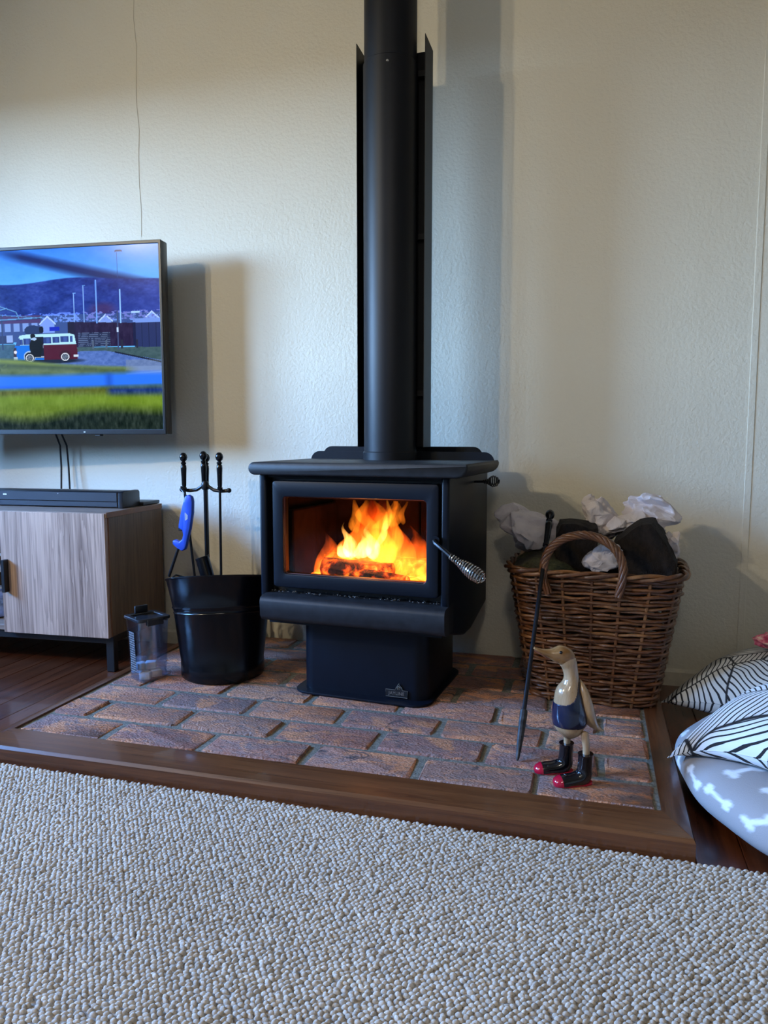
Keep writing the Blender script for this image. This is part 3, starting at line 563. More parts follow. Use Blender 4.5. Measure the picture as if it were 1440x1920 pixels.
    # swing frame at the left
    for (x0, y0), (x1, y1), wd in (((-300, 620), (340, 600), 15), ((-40, 470), (140, 545), 12), ((140, 545), (160, 605), 11), ((-60, 560), (330, 600), 7), ((-60, 545), (70, 510), 14)):
        L = math.hypot(x1-x0, y1-y0); u = ((x-x0)*(x1-x0)+(y-y0)*(y1-y0))/L; d = np.abs((x-x0)*(y1-y0)-(y-y0)*(x1-x0))/L; put((u > 0)*(u < L)*(d < wd/2), (.36, .58, .82)); put((u > 0)*(u < L)*(d < wd/2)*((y-y0)*(x1-x0)-(x-x0)*(y1-y0) > wd*.15*L), (.10, .20, .40))
    # camper van
    put(soft(np.hypot((x-360)/270, (y-955)/22)-1, .4), (.05, .08, .14), .9)
    body = (x > 108+(y < 860)*np.clip((860-y)*.45, 0, 60))*(x < 600-np.clip((870-y)*.16, 0, 60))*(y > 735)*(y < 945); top = 735+np.clip((230-x)*.12, 0, 30)+np.clip((x-540)*.5, 0, 30)**1.0*.6
    body = body*(y > top); put(body, (.28, .04, .14)); put(body*(x < 345)*(y > 825), (.06, .42, .86)); put(body*(y < 826), (.66, .86, .96)); put(body*(x < 130)*(y > 845), (.20, .16, .24)); put((np.hypot(x-122, y-880) < 13), (.85, .85, .9)); put(body*(x < 135)*(y > 920), (.66, .76, .86))
    for a, b, c, d in ((345, 405, 762, 815), (414, 466, 762, 812), (474, 538, 760, 808), (546, 568, 758, 805), (188, 245, 768, 822), (160, 184, 775, 822)): put((x > a)*(x < b)*(y > c)*(y < d), (.16, .24, .50)); put((x > a+ (b-a)*.35)*(x < a+(b-a)*.75)*(y > c+6)*(y < d-6), (.26, .38, .70), .6)
    put((x > 112)*(x < 160)*(y > 765+ (160-x)*.3)*(y < 830)*body, (.20, .30, .55)); put((x > 280)*(x < 343)*(y > 760)*(y < 930), (.05, .07, .15)); put((x > 330)*(x < 345)*(y > 820)*(y < 850), (.4, .4, .5))
    put((np.hypot((x-505), (y-915)) < 44)*(y < 930), (.20, .05, .12)); put((np.hypot((x-232), (y-918)) < 46), (.60, .72, .86)); put((np.hypot((x-232), (y-922)) < 40), (.06, .08, .14))
    for wx, wy in ((505, 925), (232, 928)): put(np.hypot(x-wx, y-wy) < 34, (.04, .05, .09)); put((np.hypot(x-wx, y-wy) < 31)*(np.hypot(x-wx, y-wy) > 25), (.85, .88, .92)); put((np.hypot(x-wx, y-wy) < 22), (.42, .48, .56)); put((np.hypot(x-wx, y-wy) < 22)*(np.sin(np.arctan2(y-wy, x-wx)*8) > .2), (.12, .14, .2))
    put((x > 570)*(x < 606)*(y > 908)*(y < 926), (.75, .82, .88)); put((x > 270)*(x < 345)*(y > 915)*(y < 926), (.62, .70, .80))
    put((np.hypot((x-285)/52, (y-840)/78) < 1)*(y > 775), (.04, .06, .07)); put((np.hypot((x-262)/20, (y-752)/22) < 1), (.05, .07, .10)); put((np.hypot((x-272)/18, (y-775)/12) < 1), (.62, .74, .9)); put((x > 262)*(x < 320)*(y > 860)*(y < 925), (.03, .04, .06))
    # foreground: bright grass, blurred rail, dark grass
    gl = soft((930+np.clip(x-150, 0, None)*.105+20*np.sin(x/300))-y, 26)*(y < 1130); gl = gl*soft(x-1010, 130); put(gl, (.33, .42, .30)); C += (gl*(n1-.5))[..., None]*.22; put(gl*soft(np.abs(y-985-x*.05)-16, 34)*(n1 > .4), (.20, .28, .24), .6)
    put(gl*soft(np.abs(y-950-x*.07)-12, 30), (.50, .60, .28), .7)
    put((y > 1010)*(y < 1110)*soft(1000-x, 120), (.42, .55, .82), .75); put(soft(np.abs(y-1070+ (x-950)*.06)-4, 10)*(x > 960), (.62, .72, .88), .6); put((x > 960)*(y > 960)*(y < 1040), (.52, .56, .58), .35)
    rail = soft(1065-y+np.sin(x/200)*4, 40)*soft(y-1190+x*.02, 46); put(rail, (.16, .44, .95)); put(rail*soft(np.abs(x-830)-15, 60), (.10, .26, .66), .8); put(rail*soft(np.abs(y-1160-0*x), 40), (.08, .26, .78), .7)
    f2 = soft(1180-np.clip(x, 0, None)*.02-y, 40); put(f2, (.38, .47, .16)); put(f2*soft(np.abs(y-1195+x*.02)-18, 50)*(x < 870), (.30, .30, .10), .8); put(f2*soft(np.abs(y-1190)-30, 60)*soft(820-x, 60), (.06, .16, .50), .9)
    C += (f2*(n1-.5))[..., None]*.16; C += (f2*(n3-.5))[..., None]*.12
    dk = soft(1395-x*.065+25*np.sin(x/160)-y, 90); put(dk, (.10, .15, .13)); C += (dk*(n3-.5))[..., None]*.22; put(soft(1230-y, 30)*soft(y-1320, 120), (.42, .56, .12), .5)
    return np.clip(C, 0, 1)
def make_screen():
    sw, sh = TW-.022, TH-.028; x1 = -.010; xh = -.66
    us = np.concatenate([np.linspace(x1-sw, xh, 60, endpoint=False), np.linspace(xh, x1, 400)]); vs = np.linspace(0, 1, 400)
    U, V = np.meshgrid(us, vs); nx, ny = len(us), len(vs)
    S = (U-x1)/.597*1222+1222; T = V*1480+48*np.sin(PI*V)
    C = paint_screen(S, T); lin = np.where(C <= .04045, C/12.92, ((C+.055)/1.055)**2.4)
    P = np.stack([U, np.full_like(U, -.0005), .017+sh*(1-V)], -1).reshape(-1, 3)
    idx = np.arange(nx*ny).reshape(ny, nx); q = np.stack([idx[1:, :-1], idx[1:, 1:], idx[:-1, 1:], idx[:-1, :-1]], -1).reshape(-1, 4)
    me = bpy.data.meshes.new('screen'); me.vertices.add(len(P)); me.vertices.foreach_set('co', P.ravel()); me.loops.add(q.size); me.loops.foreach_set('vertex_index', q.ravel().astype(np.int32))
    me.polygons.add(len(q)); me.polygons.foreach_set('loop_start', (np.arange(len(q))*4).astype(np.int32)); me.update(calc_edges=True)
    a = me.color_attributes.new('Col', 'FLOAT_COLOR', 'POINT'); c4 = np.ones((len(P), 4)); c4[:, :3] = lin.reshape(-1, 3); a.data.foreach_set('color', c4.ravel().astype(np.float32))
    me.materials.append(m_vcol('screen_picture', emit=1.2)); obj('screen', me, None, tv, label='lit screen showing a parked van below hills')
make_screen()
for k, (dx, e) in enumerate(((-.012, -1.905), (.012, -1.868))):
    pts = [(-1.885+dx, 2.25, .86), (-1.886+dx, 2.30, .80), (-1.888+dx*1.2, 2.335, .74), (e-.005*k, 2.34, .66), (e, 2.335, .58), (e, 2.33, .545)]
    tag(obj('television_cable', tube(pts, .0032, 6), BLACK), ['black cable hanging below the television, the one farther from the stove', 'black cable hanging below the television, the one nearer the stove'][k], 'cable', 'cables under the television')

# ================================================================ CABINET + SOUNDBAR
cab = thing('tv_cabinet', 'low oak veneer television cabinet with dark side panel and black metal legs', 'cabinet', (-1.464, 1.985, 0), math.radians(3.2))
CL = 1.55; D = .345
obj('cabinet_top', box2(-CL, .002, .004, D, .520, .536, .001, 1), CABT, cab); obj('top_edge_band', box2(.0005, .0035, .004, D, .519, .5365, .001, 1), EDGEB, cab)
obj('side_panel', box2(-.016, .001, .018, D, .138, .520, .001, 1), CABS, cab); obj('side_panel', box2(-CL, -CL+.016, .018, D, .138, .520, .001, 1), CABS, cab)
obj('side_edge_band', box2(-.0165, .0015, .0165, .0185, .138, .522), EDGEB, cab)
obj('divider_panel', box2(-.384, -.368, .02, D-.01, .155, .52, .001, 1), CABF, cab); obj('divider_panel', box2(-CL+.368, -CL+.384, .02, D-.01, .155, .52, .001, 1), CABF, cab)
obj('bottom_board', box2(-CL+.016, -.016, .018, D-.006, .138, .156, .001, 1), CABT, cab); obj('shelf', box2(-CL+.384, -.384, .03, D-.012, .328, .344, .001, 1), CABT, cab); obj('back_board', box2(-CL+.016, -.016, D-.008, D, .156, .52), CABS, cab)
for x0, x1, hx in ((-.383, -.002, -.361), (-CL+.002, -CL+.383, -CL+.361)):
    d = obj('cabinet_door', box2(x0, x1, 0, .0165, .136, .533, .0012, 1), CABF, cab); obj('door_handle', box2(hx-.006, hx+.006, -.022, 0, .272, .378, .001, 1), BLACK, d)
lg = BLACK
for x in (-.014, -CL+.08):
    for y in (.035, D-.03): obj('leg', box2(x-.014, x+.014, y-.012, y+.012, FZ, .138, .002, 1), lg, cab)
obj('frame_rail', box2(-CL+.08, -.014, .025, .045, .112, .137, .001, 1), lg, cab); obj('frame_rail', box2(-CL+.08, -.014, D-.042, D-.022, .112, .137, .001, 1), lg, cab)
for x in (-.014, -CL+.08): obj('frame_rail', box2(x-.011, x+.011, .03, D-.03, .114, .137, .001, 1), lg, cab)
sb = thing('soundbar', 'long slim black soundbar lying on the television cabinet', 'soundbar', (-1.496, 2.125, .5365), math.radians(3.2))
obj('bar_body', prism([(0, .002), (0, .050), (.008, .054), (.095, .054), (.1, .048), (.1, .002)], .86, .0015, 1, 'x', -.875), SBAR, sb); obj('front_grille', box2(-.872, -.02, -.003, .002, .022, .0515, .001, 1), SCLOTH, sb); obj('lower_grille', box2(-.872, -.02, -.002, .002, .004, .020, .001, 1), SCLOTH, sb)
obj('end_cap', prism([(-.003, 0), (-.003, .05), (.006, .056), (.096, .056), (.103, .05), (.103, 0)], .018, .003, 2, 'x', -.016), SBAR, sb); obj('maker_badge', box2(-.452, -.438, -.0042, -.003, .038, .043), WHITEP, sb, 0); obj('status_light', box2(-.24, -.238, -.0042, -.003, .045, .047), WHITEP, sb, 0)
bx_ = obj('media_box', rbox(.22, .11, .012, .003, 2, (0, 0, .006)), BLACK); tag(bx_, 'thin flat black media box behind the soundbar end on the cabinet', 'media box'); bx_.location = (-1.60, 2.277, .5365); bx_.rotation_euler = (0, 0, math.radians(3.2))
vase = thing('glass_vase', 'small round blue and white glossy vase on the lower cabinet shelf', 'vase', (-1.965, 2.07, .157)); obj('vase_body', lathe([(.02, 0), (.035, .004), (.048, .02), (.054, .042), (.048, .066), (.03, .082), (.017, .09), (.019, .1)], 24), plain('blue_white_glaze', (.25, .32, .55), .12, 0, .8, 25, coat=.4), vase); obj('vase_rim', tube([(.019*math.cos(a), .019*math.sin(a), .1) for a in [2*PI*i/16 for i in range(16)]], .003, 6, True), WHITEP, vase)
bowl = thing('wooden_bowl', 'dark brown bowl holding small stones on the middle cabinet shelf', 'bowl', (-1.965, 2.06, .3435)); obj('bowl_body', lathe([(.02, 0), (.04, .004), (.056, .022), (.06, .03), (.055, .03), (.04, .012), (.0001, .009)], 24), plain('bowl_brown', (.08, .03, .015), .35), bowl)
for k, (a, b) in enumerate(((.0, .0), (.022, .01), (-.02, .014), (.006, -.022))): s_ = obj('pebble', sphere(.014, (0, 0, 0), 10, (1, .85, .75)), plain('pebble_grey', (.25, .25, .25), .6)); s_.location = (-1.965+a, 2.06+b, .3435+.024); tag(s_, 'grey pebble lying in the dark bowl on the cabinet shelf', 'pebble', 'pebbles in the bowl')

# ================================================================ COAL BUCKET, TOOLS
bk = thing('coal_bucket', 'glossy black coal bucket with a wire handle standing left of the stove', 'bucket', (-1.055, 1.962, HZ))
bk.scale = (1.02, 1.02, .985)
def bucket():
    n = 40; V = []; F = []; prof = [(.112, 0), (.118, .003), (.120, .012), (.1195, .045), (.1185, .047), (.128, .13), (.1345, .19), (.137, .193), (.1345, .197), (.1375, .205), (.140, .208), (.1385, .213), (.153, .285), (.157, .289), (.155, .292), (.150, .285), (.132, .19), (.113, .05), (.0001, .012)]
    for r, z in prof:
        for k in range(n):
            a = 2*PI*k/n; c, s = math.cos(a), math.sin(a); t = max(0, min(1, (z-.05)/.235)); zz = z-t*s*r*.22+t*.016*c; V.append((r*c, r*s, zz))
    m = len(prof)
    for i in range(m-1):
        for k in range(n): l = (k+1) % n; F.append((i*n+k, i*n+l, (i+1)*n+l, (i+1)*n+k))
    F.append(tuple(range(n))[::-1]); return V, F
obj('bucket_body', bucket(), GBLACK, bk, 50)
hx, hz = -.157, .275
obj('handle_bracket', join(xf(rbox(.006, .03, .035, .002, 1), (-.150, 0, .262), (0, .15, 0)), tube([(-.150, 0, .275), (-.172, 0, .278)], .004, 6)), IRON, bk)
arc = [(-.17*math.cos(PI*i/20)*1.0, -.12*math.sin(PI*i/20)*0-.0, 0) for i in range(2)]
bail = [(-.170, 0, .277), (-.176, -.004, .262), (-.160, -.05, .285), (-.125, -.105, .31), (-.118, -.11, .30), (-.117, -.112, .22)]
bl = [(-.168, 0, .277)]+[(-.168*math.cos(a), .166*math.sin(a)*.98, .277-.062*math.sin(a)+.02) for a in [PI*i/18 for i in range(1, 18)]]+[(.168, 0, .277)]
obj('wire_handle', tube(bl, .0028, 6), IRON, bk); obj('handle_bracket', xf(rbox(.006, .03, .035, .002, 1), (.150, 0, .262), (0, -.15, 0)), IRON, bk)
shv = thing('ash_shovel', 'black shovel with a hollow tube handle standing in the coal bucket', 'shovel', (-1.108, 1.995, HZ))
def hollow(a, b, r): return join(tube([a, b], r, 16, cap=False), tube([b, a], r-.002, 16, cap=False), xf(tube([(r-.001, 0, 0)]*1+[(r-.001, 0, 0)], .001, 3), (0, 0, -1)))
A, B = (-.030, .005, .338), (.03, -.01, .17)
obj('tube_handle', tube([B, A], .0205, 18, cap=False), GBLACK, shv); obj('tube_bore', tube([B, A], .018, 18, cap=False), BLACK, shv); obj('tube_lip', tube([(A[0]+.0192*math.cos(t), A[1]+.0192*math.sin(t), A[2]+.007*math.cos(t)) for t in [2*PI*i/20 for i in range(20)]], .0018, 5, True), IRON, shv)
obj('shovel_blade', xf(prism([(-.045, -.10), (.045, -.10), (.05, .04), (.02, .055), (-.02, .055), (-.05, .04)], .003, .001, 1, 'y', 0), (.032, -.005, .125), (0, -.33, 0)), BLACK, shv)
HP = [(.0001, .085), (.006, .0835), (.0105, .078), (.0125, .070), (.0105, .062), (.006, .0575), (.0055, .055), (.0085, .053), (.0085, .049), (.0062, .047), (.0085, .044), (.0092, .035), (.0080, .012), (.0072, -.018), (.0062, -.024), (.0085, -.026), (.0085, -.032), (.0045, -.034)]
def handle(parent, c, name='handle'): return obj(name, lathe(HP[::-1], 18, c), GBLACK, parent)
ts = thing('fireside_tool_stand', 'black iron fireside tool stand with a ball finial behind the bucket', 'tool stand', (-1.189, 2.12, HZ))
obj('stand_pole', tube([(0, 0, .012), (0, 0, .548)], .0062, 10), IRON, ts); handle(ts, (-.004, 0, .572), 'finial')
ar = [(-.080, 0, .533), (-.055, 0, .531), (-.03, 0, .534), (-.012, 0, .545), (0, 0, .556), (.012, 0, .545), (.03, 0, .534), (.055, 0, .531), (.080, 0, .533)]
obj('hook_arms', tube(ar, .0055, 8), IRON, ts); obj('hook_arms', tube([(0, 0, .55), (-.01, .02, .54), (-.03, .06, .533), (-.037, .075, .536)], .0055, 8), IRON, ts)
for x in (-.083, .083): obj('arm_end', sphere(.008, (x, 0, .534), 10), IRON, ts)
obj('pole_collar', lathe([(.009, .535), (.012, .54), (.012, .555), (.008, .562)], 16), IRON, ts); obj('stand_base', lathe([(.08, 0), (.085, .004), (.08, .01), (.03, .016), (.008, .03)], 28), IRON, ts)
def fire_tool(name, label, cat, top, foot, end, endname):
    tx, ty, tz = top; t = thing(name, label, cat, top, 0, 'tools hanging on the stand'); handle(t, (0, 0, .027)); f = (foot[0]-tx, foot[1]-ty, foot[2]-tz); obj('shaft', tube([(0, 0, 0), f], .0042, 8), IRON, t)
    o = obj(endname, end, IRON, t); o.location = f; return t
fire_tool('hearth_brush', 'black hearth brush hanging on the stand arm behind the blue lighter', 'brush', (-1.257, 2.108, .610), (-1.222, 2.113, .25), lathe([(.012, .02), (.018, 0), (.022, -.07), (.0001, -.072)], 16), 'bristle_head')
fire_tool('fire_tongs', 'black fire tool hanging on the stand arm nearest the stove', 'fire tool', (-1.131, 2.108, .612), (-1.137, 2.113, .25), join(tube([(0, 0, 0), (-.016, 0, -.04), (-.004, 0, -.10)], .004, 6), tube([(0, 0, 0), (.016, 0, -.04), (.004, 0, -.10)], .004, 6)), 'jaws')
fire_tool('hanging_shovel', 'black fire tool hanging hidden behind the middle post of the stand', 'fire tool', (-1.224, 2.192, .606), (-1.224, 2.192, .25), xf(prism([(-.04, -.12), (.04, -.12), (.045, 0), (-.045, 0)], .003, .001, 1, 'y', 0), (0, 0, 0), (.1, 0, 0)), 'blade')
lt = thing('gas_lighter', 'long blue plastic gas lighter hanging from the fireside tool stand', 'lighter', (-1.228, 2.068, .43))
bp = [(-.000, .158), (.012, .162), (.024, .157), (.027, .14), (.025, .105), (.016, .055), (.008, .03), (.002, .005), (-.004, -.010), (-.016, -.016), (-.032, -.008), (-.047, .004), (-.049, .016), (-.038, .020), (-.024, .014), (-.014, .022), (-.010, .036), (-.013, .05), (-.026, .057), (-.026, .062), (-.018, .10), (-.008, .135)]
obj('lighter_body', prism(bp[::-1], .016, .004, 2, 'y', -.008), BLUEP, lt, 50); obj('trigger', box2(-.028, -.014, -.005, .005, .048, .060, .002, 1), BLACK, lt); obj('flame_tube', tube([(-.030, 0, -.005), (-.062, 0, -.085), (-.068, 0, -.10)], .0048, 8), STEELT, lt)
obj('hang_loop', tube([(.006, 0, .155), (-.004, 0, .166), (-.020, .006, .178), (-.026, .016, .186), (-.024, .03, .181), (-.020, .037, .174)], .0018, 6), IRON, lt)
for k in range(3): obj('printed_text', box2(.000+.0035*k, .002+.0035*k, -.0085, -.008, .082+.002*k, .106-.003*k), LETTER, lt, 0)

# ================================================================ CONTAINER WITH FIRELIGHTERS
cn = thing('plastic_container', 'clear square plastic container with smoky lid holding white firelighters', 'container', (-1.243, 1.862, HZ), math.radians(60))
def taper_box(w0, w1, h, r, t, n=4):
    def ring(w_, z, rr): return [(x, y, z) for x, y in rrect(w_, w_, rr, n)]
    R = [ring(w0, 0, r), ring(w1, h, r), ring(w1-2*t, h, r-t), ring(w0-2*t, .003, r-t)]; m = len(R[0]); V = sum(R, []); F = [tuple(range(m))[::-1]]
    for i in range(3):
        for k in range(m): l = (k+1) % m; F.append((i*m+k, i*m+l, (i+1)*m+l, (i+1)*m+k))
    F.append(tuple(3*m+k for k in range(m))); return V, F
obj('tub', taper_box(.080, .093, .178, .010, .002), CLEAR, cn, 40)
lid = obj('lid', join(prism(rrect(.101, .101, .012, 4),   .009, .002, 1, 'z', .177, rrect(.070, .070, .008, 4)), prism(rrect(.072, .072, .008, 4), .003, 0, 1, 'z', .178)), LIDM, cn)
obj('lid_tab', box2(-.018, .022, .036, .046, .186, .208, .003, 2), BLACK, lid); obj('clip', box2(.047, .053, -.025, .025, .165, .184, .002, 1), LIDM, lid); obj('clip', box2(-.025, .025, -.053, -.047, .165, .184, .002, 1), LIDM, lid)
LAB = NT('printed_sticker'); _v = LAB.coord((1, 1, 1)); _s = LAB.n('SeparateXYZ', i0=_v); _w = LAB.math('SINE', LAB.math('MULTIPLY', _s.outputs[2], 900.0)); _m = LAB.noise(LAB.coord((90, 90, 300)), 3, 2)
_f = LAB.math('MULTIPLY', LAB.math('GREATER_THAN', _w, .1), LAB.math('GREATER_THAN', _m, .47)); LAB.prin(Base_Color=LAB.mix(_f, (.015, .017, .022), (.34, .33, .33)), Roughness=.5); LAB = LAB.m
obj('sticker', xf(rbox(.0008, .032, .118, .0003, 1), (-.0452, .004, .085), (0, -.036, 0)), LAB, cn, 0, label='dark printed sticker')
for k, (x, y, z, r) in enumerate(((-.018, -.016, .0, .3), (.016, -.012, .0, .9), (-.002, .018, .0, .1), (-.016, .016, .021, 1.2), (.010, .004, .022, .5))):
    o = obj('firelighter', xf(rbox(.030, .026, .020, .003, 2), (0, 0, .010), (0, 0, 0)), FIREL); tag(o, 'white firelighter cube inside the clear plastic container', 'firelighter', 'firelighters in the container')
    a = math.radians(60); o.location = (-1.243+x*math.cos(a)-y*math.sin(a), 1.862+x*math.sin(a)+y*math.cos(a), HZ+.004+z); o.rotation_euler = (0, 0, r)

# ================================================================ WICKER BASKET
bsk = thing('wicker_basket', 'brown woven wicker log basket with an arched front handle beside the stove', 'basket', (.008, 2.105, HZ+.002), math.radians(-3))
BH = .355
def per(t):  # half sizes at height fraction t
    return (.166+.056*t, .125+.050*t)
def loop(h, n, amp=0.0, ph=0.0, stakes=26, off=0.0):
    hw, hd_ = per(h/BH); hw += off; hd_ += off; P = []
    for i in range(n):
        a = 2*PI*i/n; e = .42; c, s = math.cos(a), math.sin(a); x = hw*math.copysign(abs(c)**e, c); y = hd_*math.copysign(abs(s)**e, s); k = amp*math.cos(i/n*stakes*PI+ph); L = math.hypot(x/hw, y/hd_)
        P.append(Vector((x*(1+k/hw), y*(1+k/hd_), h)))
    return P
def arclen_resample(P, n):
    D_ = [0.0]
    for i in range(len(P)): D_.append(D_[-1]+(P[(i+1) % len(P)]-P[i]).length)
    Q = np.array([tuple(p) for p in P]+[tuple(P[0])]); s = np.linspace(0, D_[-1], n, endpoint=False); return np.stack([np.interp(s, D_, Q[:, k]) for k in range(3)], -1), D_[-1]
NS = 20; ROWS = 34; rod_count = 0
for r in range(ROWS):
    h = .006+(BH-.02)*r/(ROWS-1); P, Lp = arclen_resample(loop(h, 240), 360); Cn = P[:, :2]; nrm = Cn/np.linalg.norm(Cn, axis=1)[:, None]
    tang = np.roll(P, -1, 0)-np.roll(P, 1, 0); nn = np.stack([tang[:, 1], -tang[:, 0]], -1); nn /= np.linalg.norm(nn, axis=1)[:, None]
    u = np.arange(360)/360; wv = .0036*np.cos(u*NS*PI+(r % 2)*PI); P[:, :2] += nn*wv[:, None]; P[:, 2] += .0016*np.sin(u*2*PI*7+r*2.4)+.0010*np.sin(u*2*PI*17+r)
    k0 = random.randrange(360); per_n = 7; seglen = 360//per_n
    for s in range(per_n):
        ln = seglen+14; ids = [(k0+s*seglen+i) % 360 for i in range(0, ln, 2)]; pts = P[ids].copy(); rr = random.uniform(.0037, .0050); m = len(pts); rad = np.full(m, rr); ee = np.linspace(0, 1, m)
        rad *= np.clip(np.minimum(ee*9+.55, (1-ee)*6+.45), 0, 1); lift = np.clip((ee-.86)/.14, 0, 1)*.006+np.clip((.10-ee)/.1, 0, 1)*-.003; pts[:, :2] += nn[ids]*lift[:, None]; pts[:, 2] += lift*.3
        obj('wicker_rod', tube([tuple(p) for p in pts], list(rad), 6), CANE, bsk, 60); rod_count += 1
for k in range(NS):
    a = k/NS; P0, _ = arclen_resample(loop(.0, 240), 360); P1, _ = arclen_resample(loop(BH, 240), 360); i = int(a*360)
    obj('upright_stake', tube([tuple(P0[i]), tuple(P1[i])], .0042, 6), CANE, bsk)
obj('basket_floor', prism([(p.x*.96, p.y*.96) for p in loop(.0, 48)], .006, 0, 1, 'z', .003), CANE, bsk)
Pr, _ = arclen_resample(loop(BH-.004, 240, off=.004), 360)
for k in range(3):
    pts = []
    for i in range(0, 360, 2): a = i/360*2*PI*7+k*PI/1.5; t = Pr[(i+1) % 360]-Pr[i-1]; n_ = np.array([t[1], -t[0], 0]); n_ /= np.linalg.norm(n_); pts.append(tuple(Pr[i]+n_*.0085*math.cos(a)+np.array([0, 0, 1])*.0065*math.sin(a)))
    obj('rim_braid', tube(pts, .0052, 6, True), CANE, bsk, 60)
def twisted(path, R, strands, turns, wire, name):
    P = [Vector(p) for p in path]; V = []; F = []; gs = []
    for s in range(strands):
        pts = []; u = None
        for i in range(len(P)):
            t = (P[min(i+1, len(P)-1)]-P[max(i-1, 0)]).normalized(); up = Vector((0, 1, 0)); u = (up-t*up.dot(t)).normalized(); w_ = t.cross(u); a = 2*PI*(turns*i/len(P)+s/strands); pts.append(P[i]+(u*math.cos(a)+w_*math.sin(a))*R)
        gs.append(tube(pts, wire, 6))
    for g in gs: obj(name, g, CANE, bsk, 60)
fy = -.172
hp = [(-.105, fy-.010, .300), (-.118, fy-.013, .330), (-.120, fy-.014, .355)]
for i in range(1, 24): a = PI-PI*i/24; hp.append((-.022+.098*math.cos(a), fy-.014+.012*math.sin(a), .355+.098*math.sin(a)**.85))
hp += [(.074, fy-.014, .350), (.070, fy-.013, .325), (.066, fy-.010, .302)]
twisted(hp, .0074, 6, 3.6, .0045, 'handle_strand')
# contents: split logs and crumpled paper
def log_block(name, poly, depth, m, loc, rot, label, group='firewood in the basket', seed=1):
    bm = bmesh.new(); v, f = prism(poly, depth, 0, 1, 'y', -depth/2); vs = [bm.verts.new(p) for p in v]
    for x in f: bm.faces.new([vs[i] for i in x])
    bmesh.ops.triangulate(bm, faces=bm.faces); bmesh.ops.subdivide_edges(bm, edges=bm.edges[:], cuts=3, use_grid_fill=True); bmesh.ops.smooth_vert(bm, verts=bm.verts, factor=.3, use_axis_x=True, use_axis_y=True, use_axis_z=True)
    from mathutils import noise
    for q in bm.verts: q.co += Vector((noise.noise(q.co*38+Vector((seed, 0, 0))), noise.noise(q.co*38+Vector((0, seed, 0))), noise.noise(q.co*38+Vector((0, 0, seed)))))*.006
    o = obj(name, bm_out(bm), m, None, 50); o.location = loc; o.rotation_euler = rot; return tag(o, label, 'log', group)
log_block('firewood_log', [(-.055, -.17), (.05, -.17), (.056, .02), (.054, .075), (.01, .082), (-.040, .080), (-.052, .05)], .11, LOG, (-.050, 2.095, .463), (.06, .03, .1), 'upright dark log with a flat top in the middle of the basket', seed=3)
log_block('firewood_log', [(-.075, -.13), (.075, -.15), (.085, -.02), (.055, .04), (.022, .085), (-.012, .083), (-.075, .030)], .13, LOG, (.128, 2.065, .470), (.05, .0, -.12), 'black angular log with a peaked top at the right of the basket', seed=9)
log_block('mossy_log', [(-.075, -.06), (.075, -.06), (.085, 0), (.04, .024), (-.03, .028), (-.08, .005)], .13, MOSS, (-.125, 2.045, .423), (.1, .06, .05), 'flat green mossy log at the left rim of the basket', seed=5)
log_block('firewood_log', [(-.10, -.10), (.10, -.10), (.105, 0), (.03, .045), (-.06, .04), (-.105, 0)], .17, LOG, (.035, 2.10, .385), (0, 0, .05), 'dark log lying low in the basket behind the arched handle', seed=14)
def crumple(name, sz, loc, rot, seed, label, cat='paper', m=None, group='crumpled paper in the basket', creases=30, sm=9):
    """a ball of sheet material folded along many random planes"""
    rnd = np.random.default_rng(seed); bm = bmesh.new(); bmesh.ops.create_icosphere(bm, subdivisions=5, radius=1.0); bm.verts.index_update()
    P = np.array([tuple(v.co) for v in bm.verts]); F = [[v.index for v in f.verts] for f in bm.faces]; bm.free()
    P = P*(.85+.25*np.sin(P@rnd.normal(size=3)*2.2+rnd.random()*6))[:, None]
    for k in range(creases):
        d = rnd.normal(size=3); d /= np.linalg.norm(d); nv = rnd.normal(size=3); nv /= np.linalg.norm(nv); c = rnd.uniform(-.75, .75); q_ = np.abs(P@d-c); q_ = np.minimum(q_, .45)
        P = P+q_[:, None]*nv*rnd.uniform(.10, .42)*(1 if k < 22 else .6)
    for k in range(16):
        d = rnd.normal(size=3); d /= np.linalg.norm(d); nv = rnd.normal(size=3); nv /= np.linalg.norm(nv); fq = rnd.uniform(.7, 2.2); tri = np.abs(((P@d)*fq+rnd.random()) % 1.0-.5)*2
        P = P+tri[:, None]*nv*rnd.uniform(.10, .22)/fq
    P -= P.mean(0); P /= np.percentile(np.abs(P), 99.5, axis=0); P = np.clip(P, -1.25, 1.25); P *= np.array(sz)
    o = obj(name, (P.tolist(), F), m or PAPER, None, sm); o.location = loc; o.rotation_euler = rot; return tag(o, label, cat, group)
crumple('crumpled_paper', (.098, .075, .068), (-.178, 2.125, .510), (.5, .5, .3), 4, 'large crumpled paper hanging over the left rim of the basket')
crumple('crumpled_paper', (.046, .048, .062), (.010, 2.15, .552), (.3, -.2, .8), 7, 'crumpled paper standing up behind the middle log in the basket')
crumple('crumpled_paper', (.072, .05, .036), (.068, 2.14, .527), (.3, -.35, .1), 12, 'crumpled paper strip between the middle and right logs in the basket')
crumple('crumpled_paper', (.074, .058, .054), (.152, 2.175, .560), (.4, .2, .4), 15, 'big crumpled paper highest at the right back of the basket')
crumple('crumpled_paper', (.028, .03, .042), (.197, 2.075, .485), (.2, .2, .2), 21, 'small pale paper scrap at the right rim of the basket')
crumple('crumpled_paper', (.058, .032, .045), (.030, 2.005, .455), (.5, -.2, .2), 25, 'crumpled paper seen through the arched basket handle')

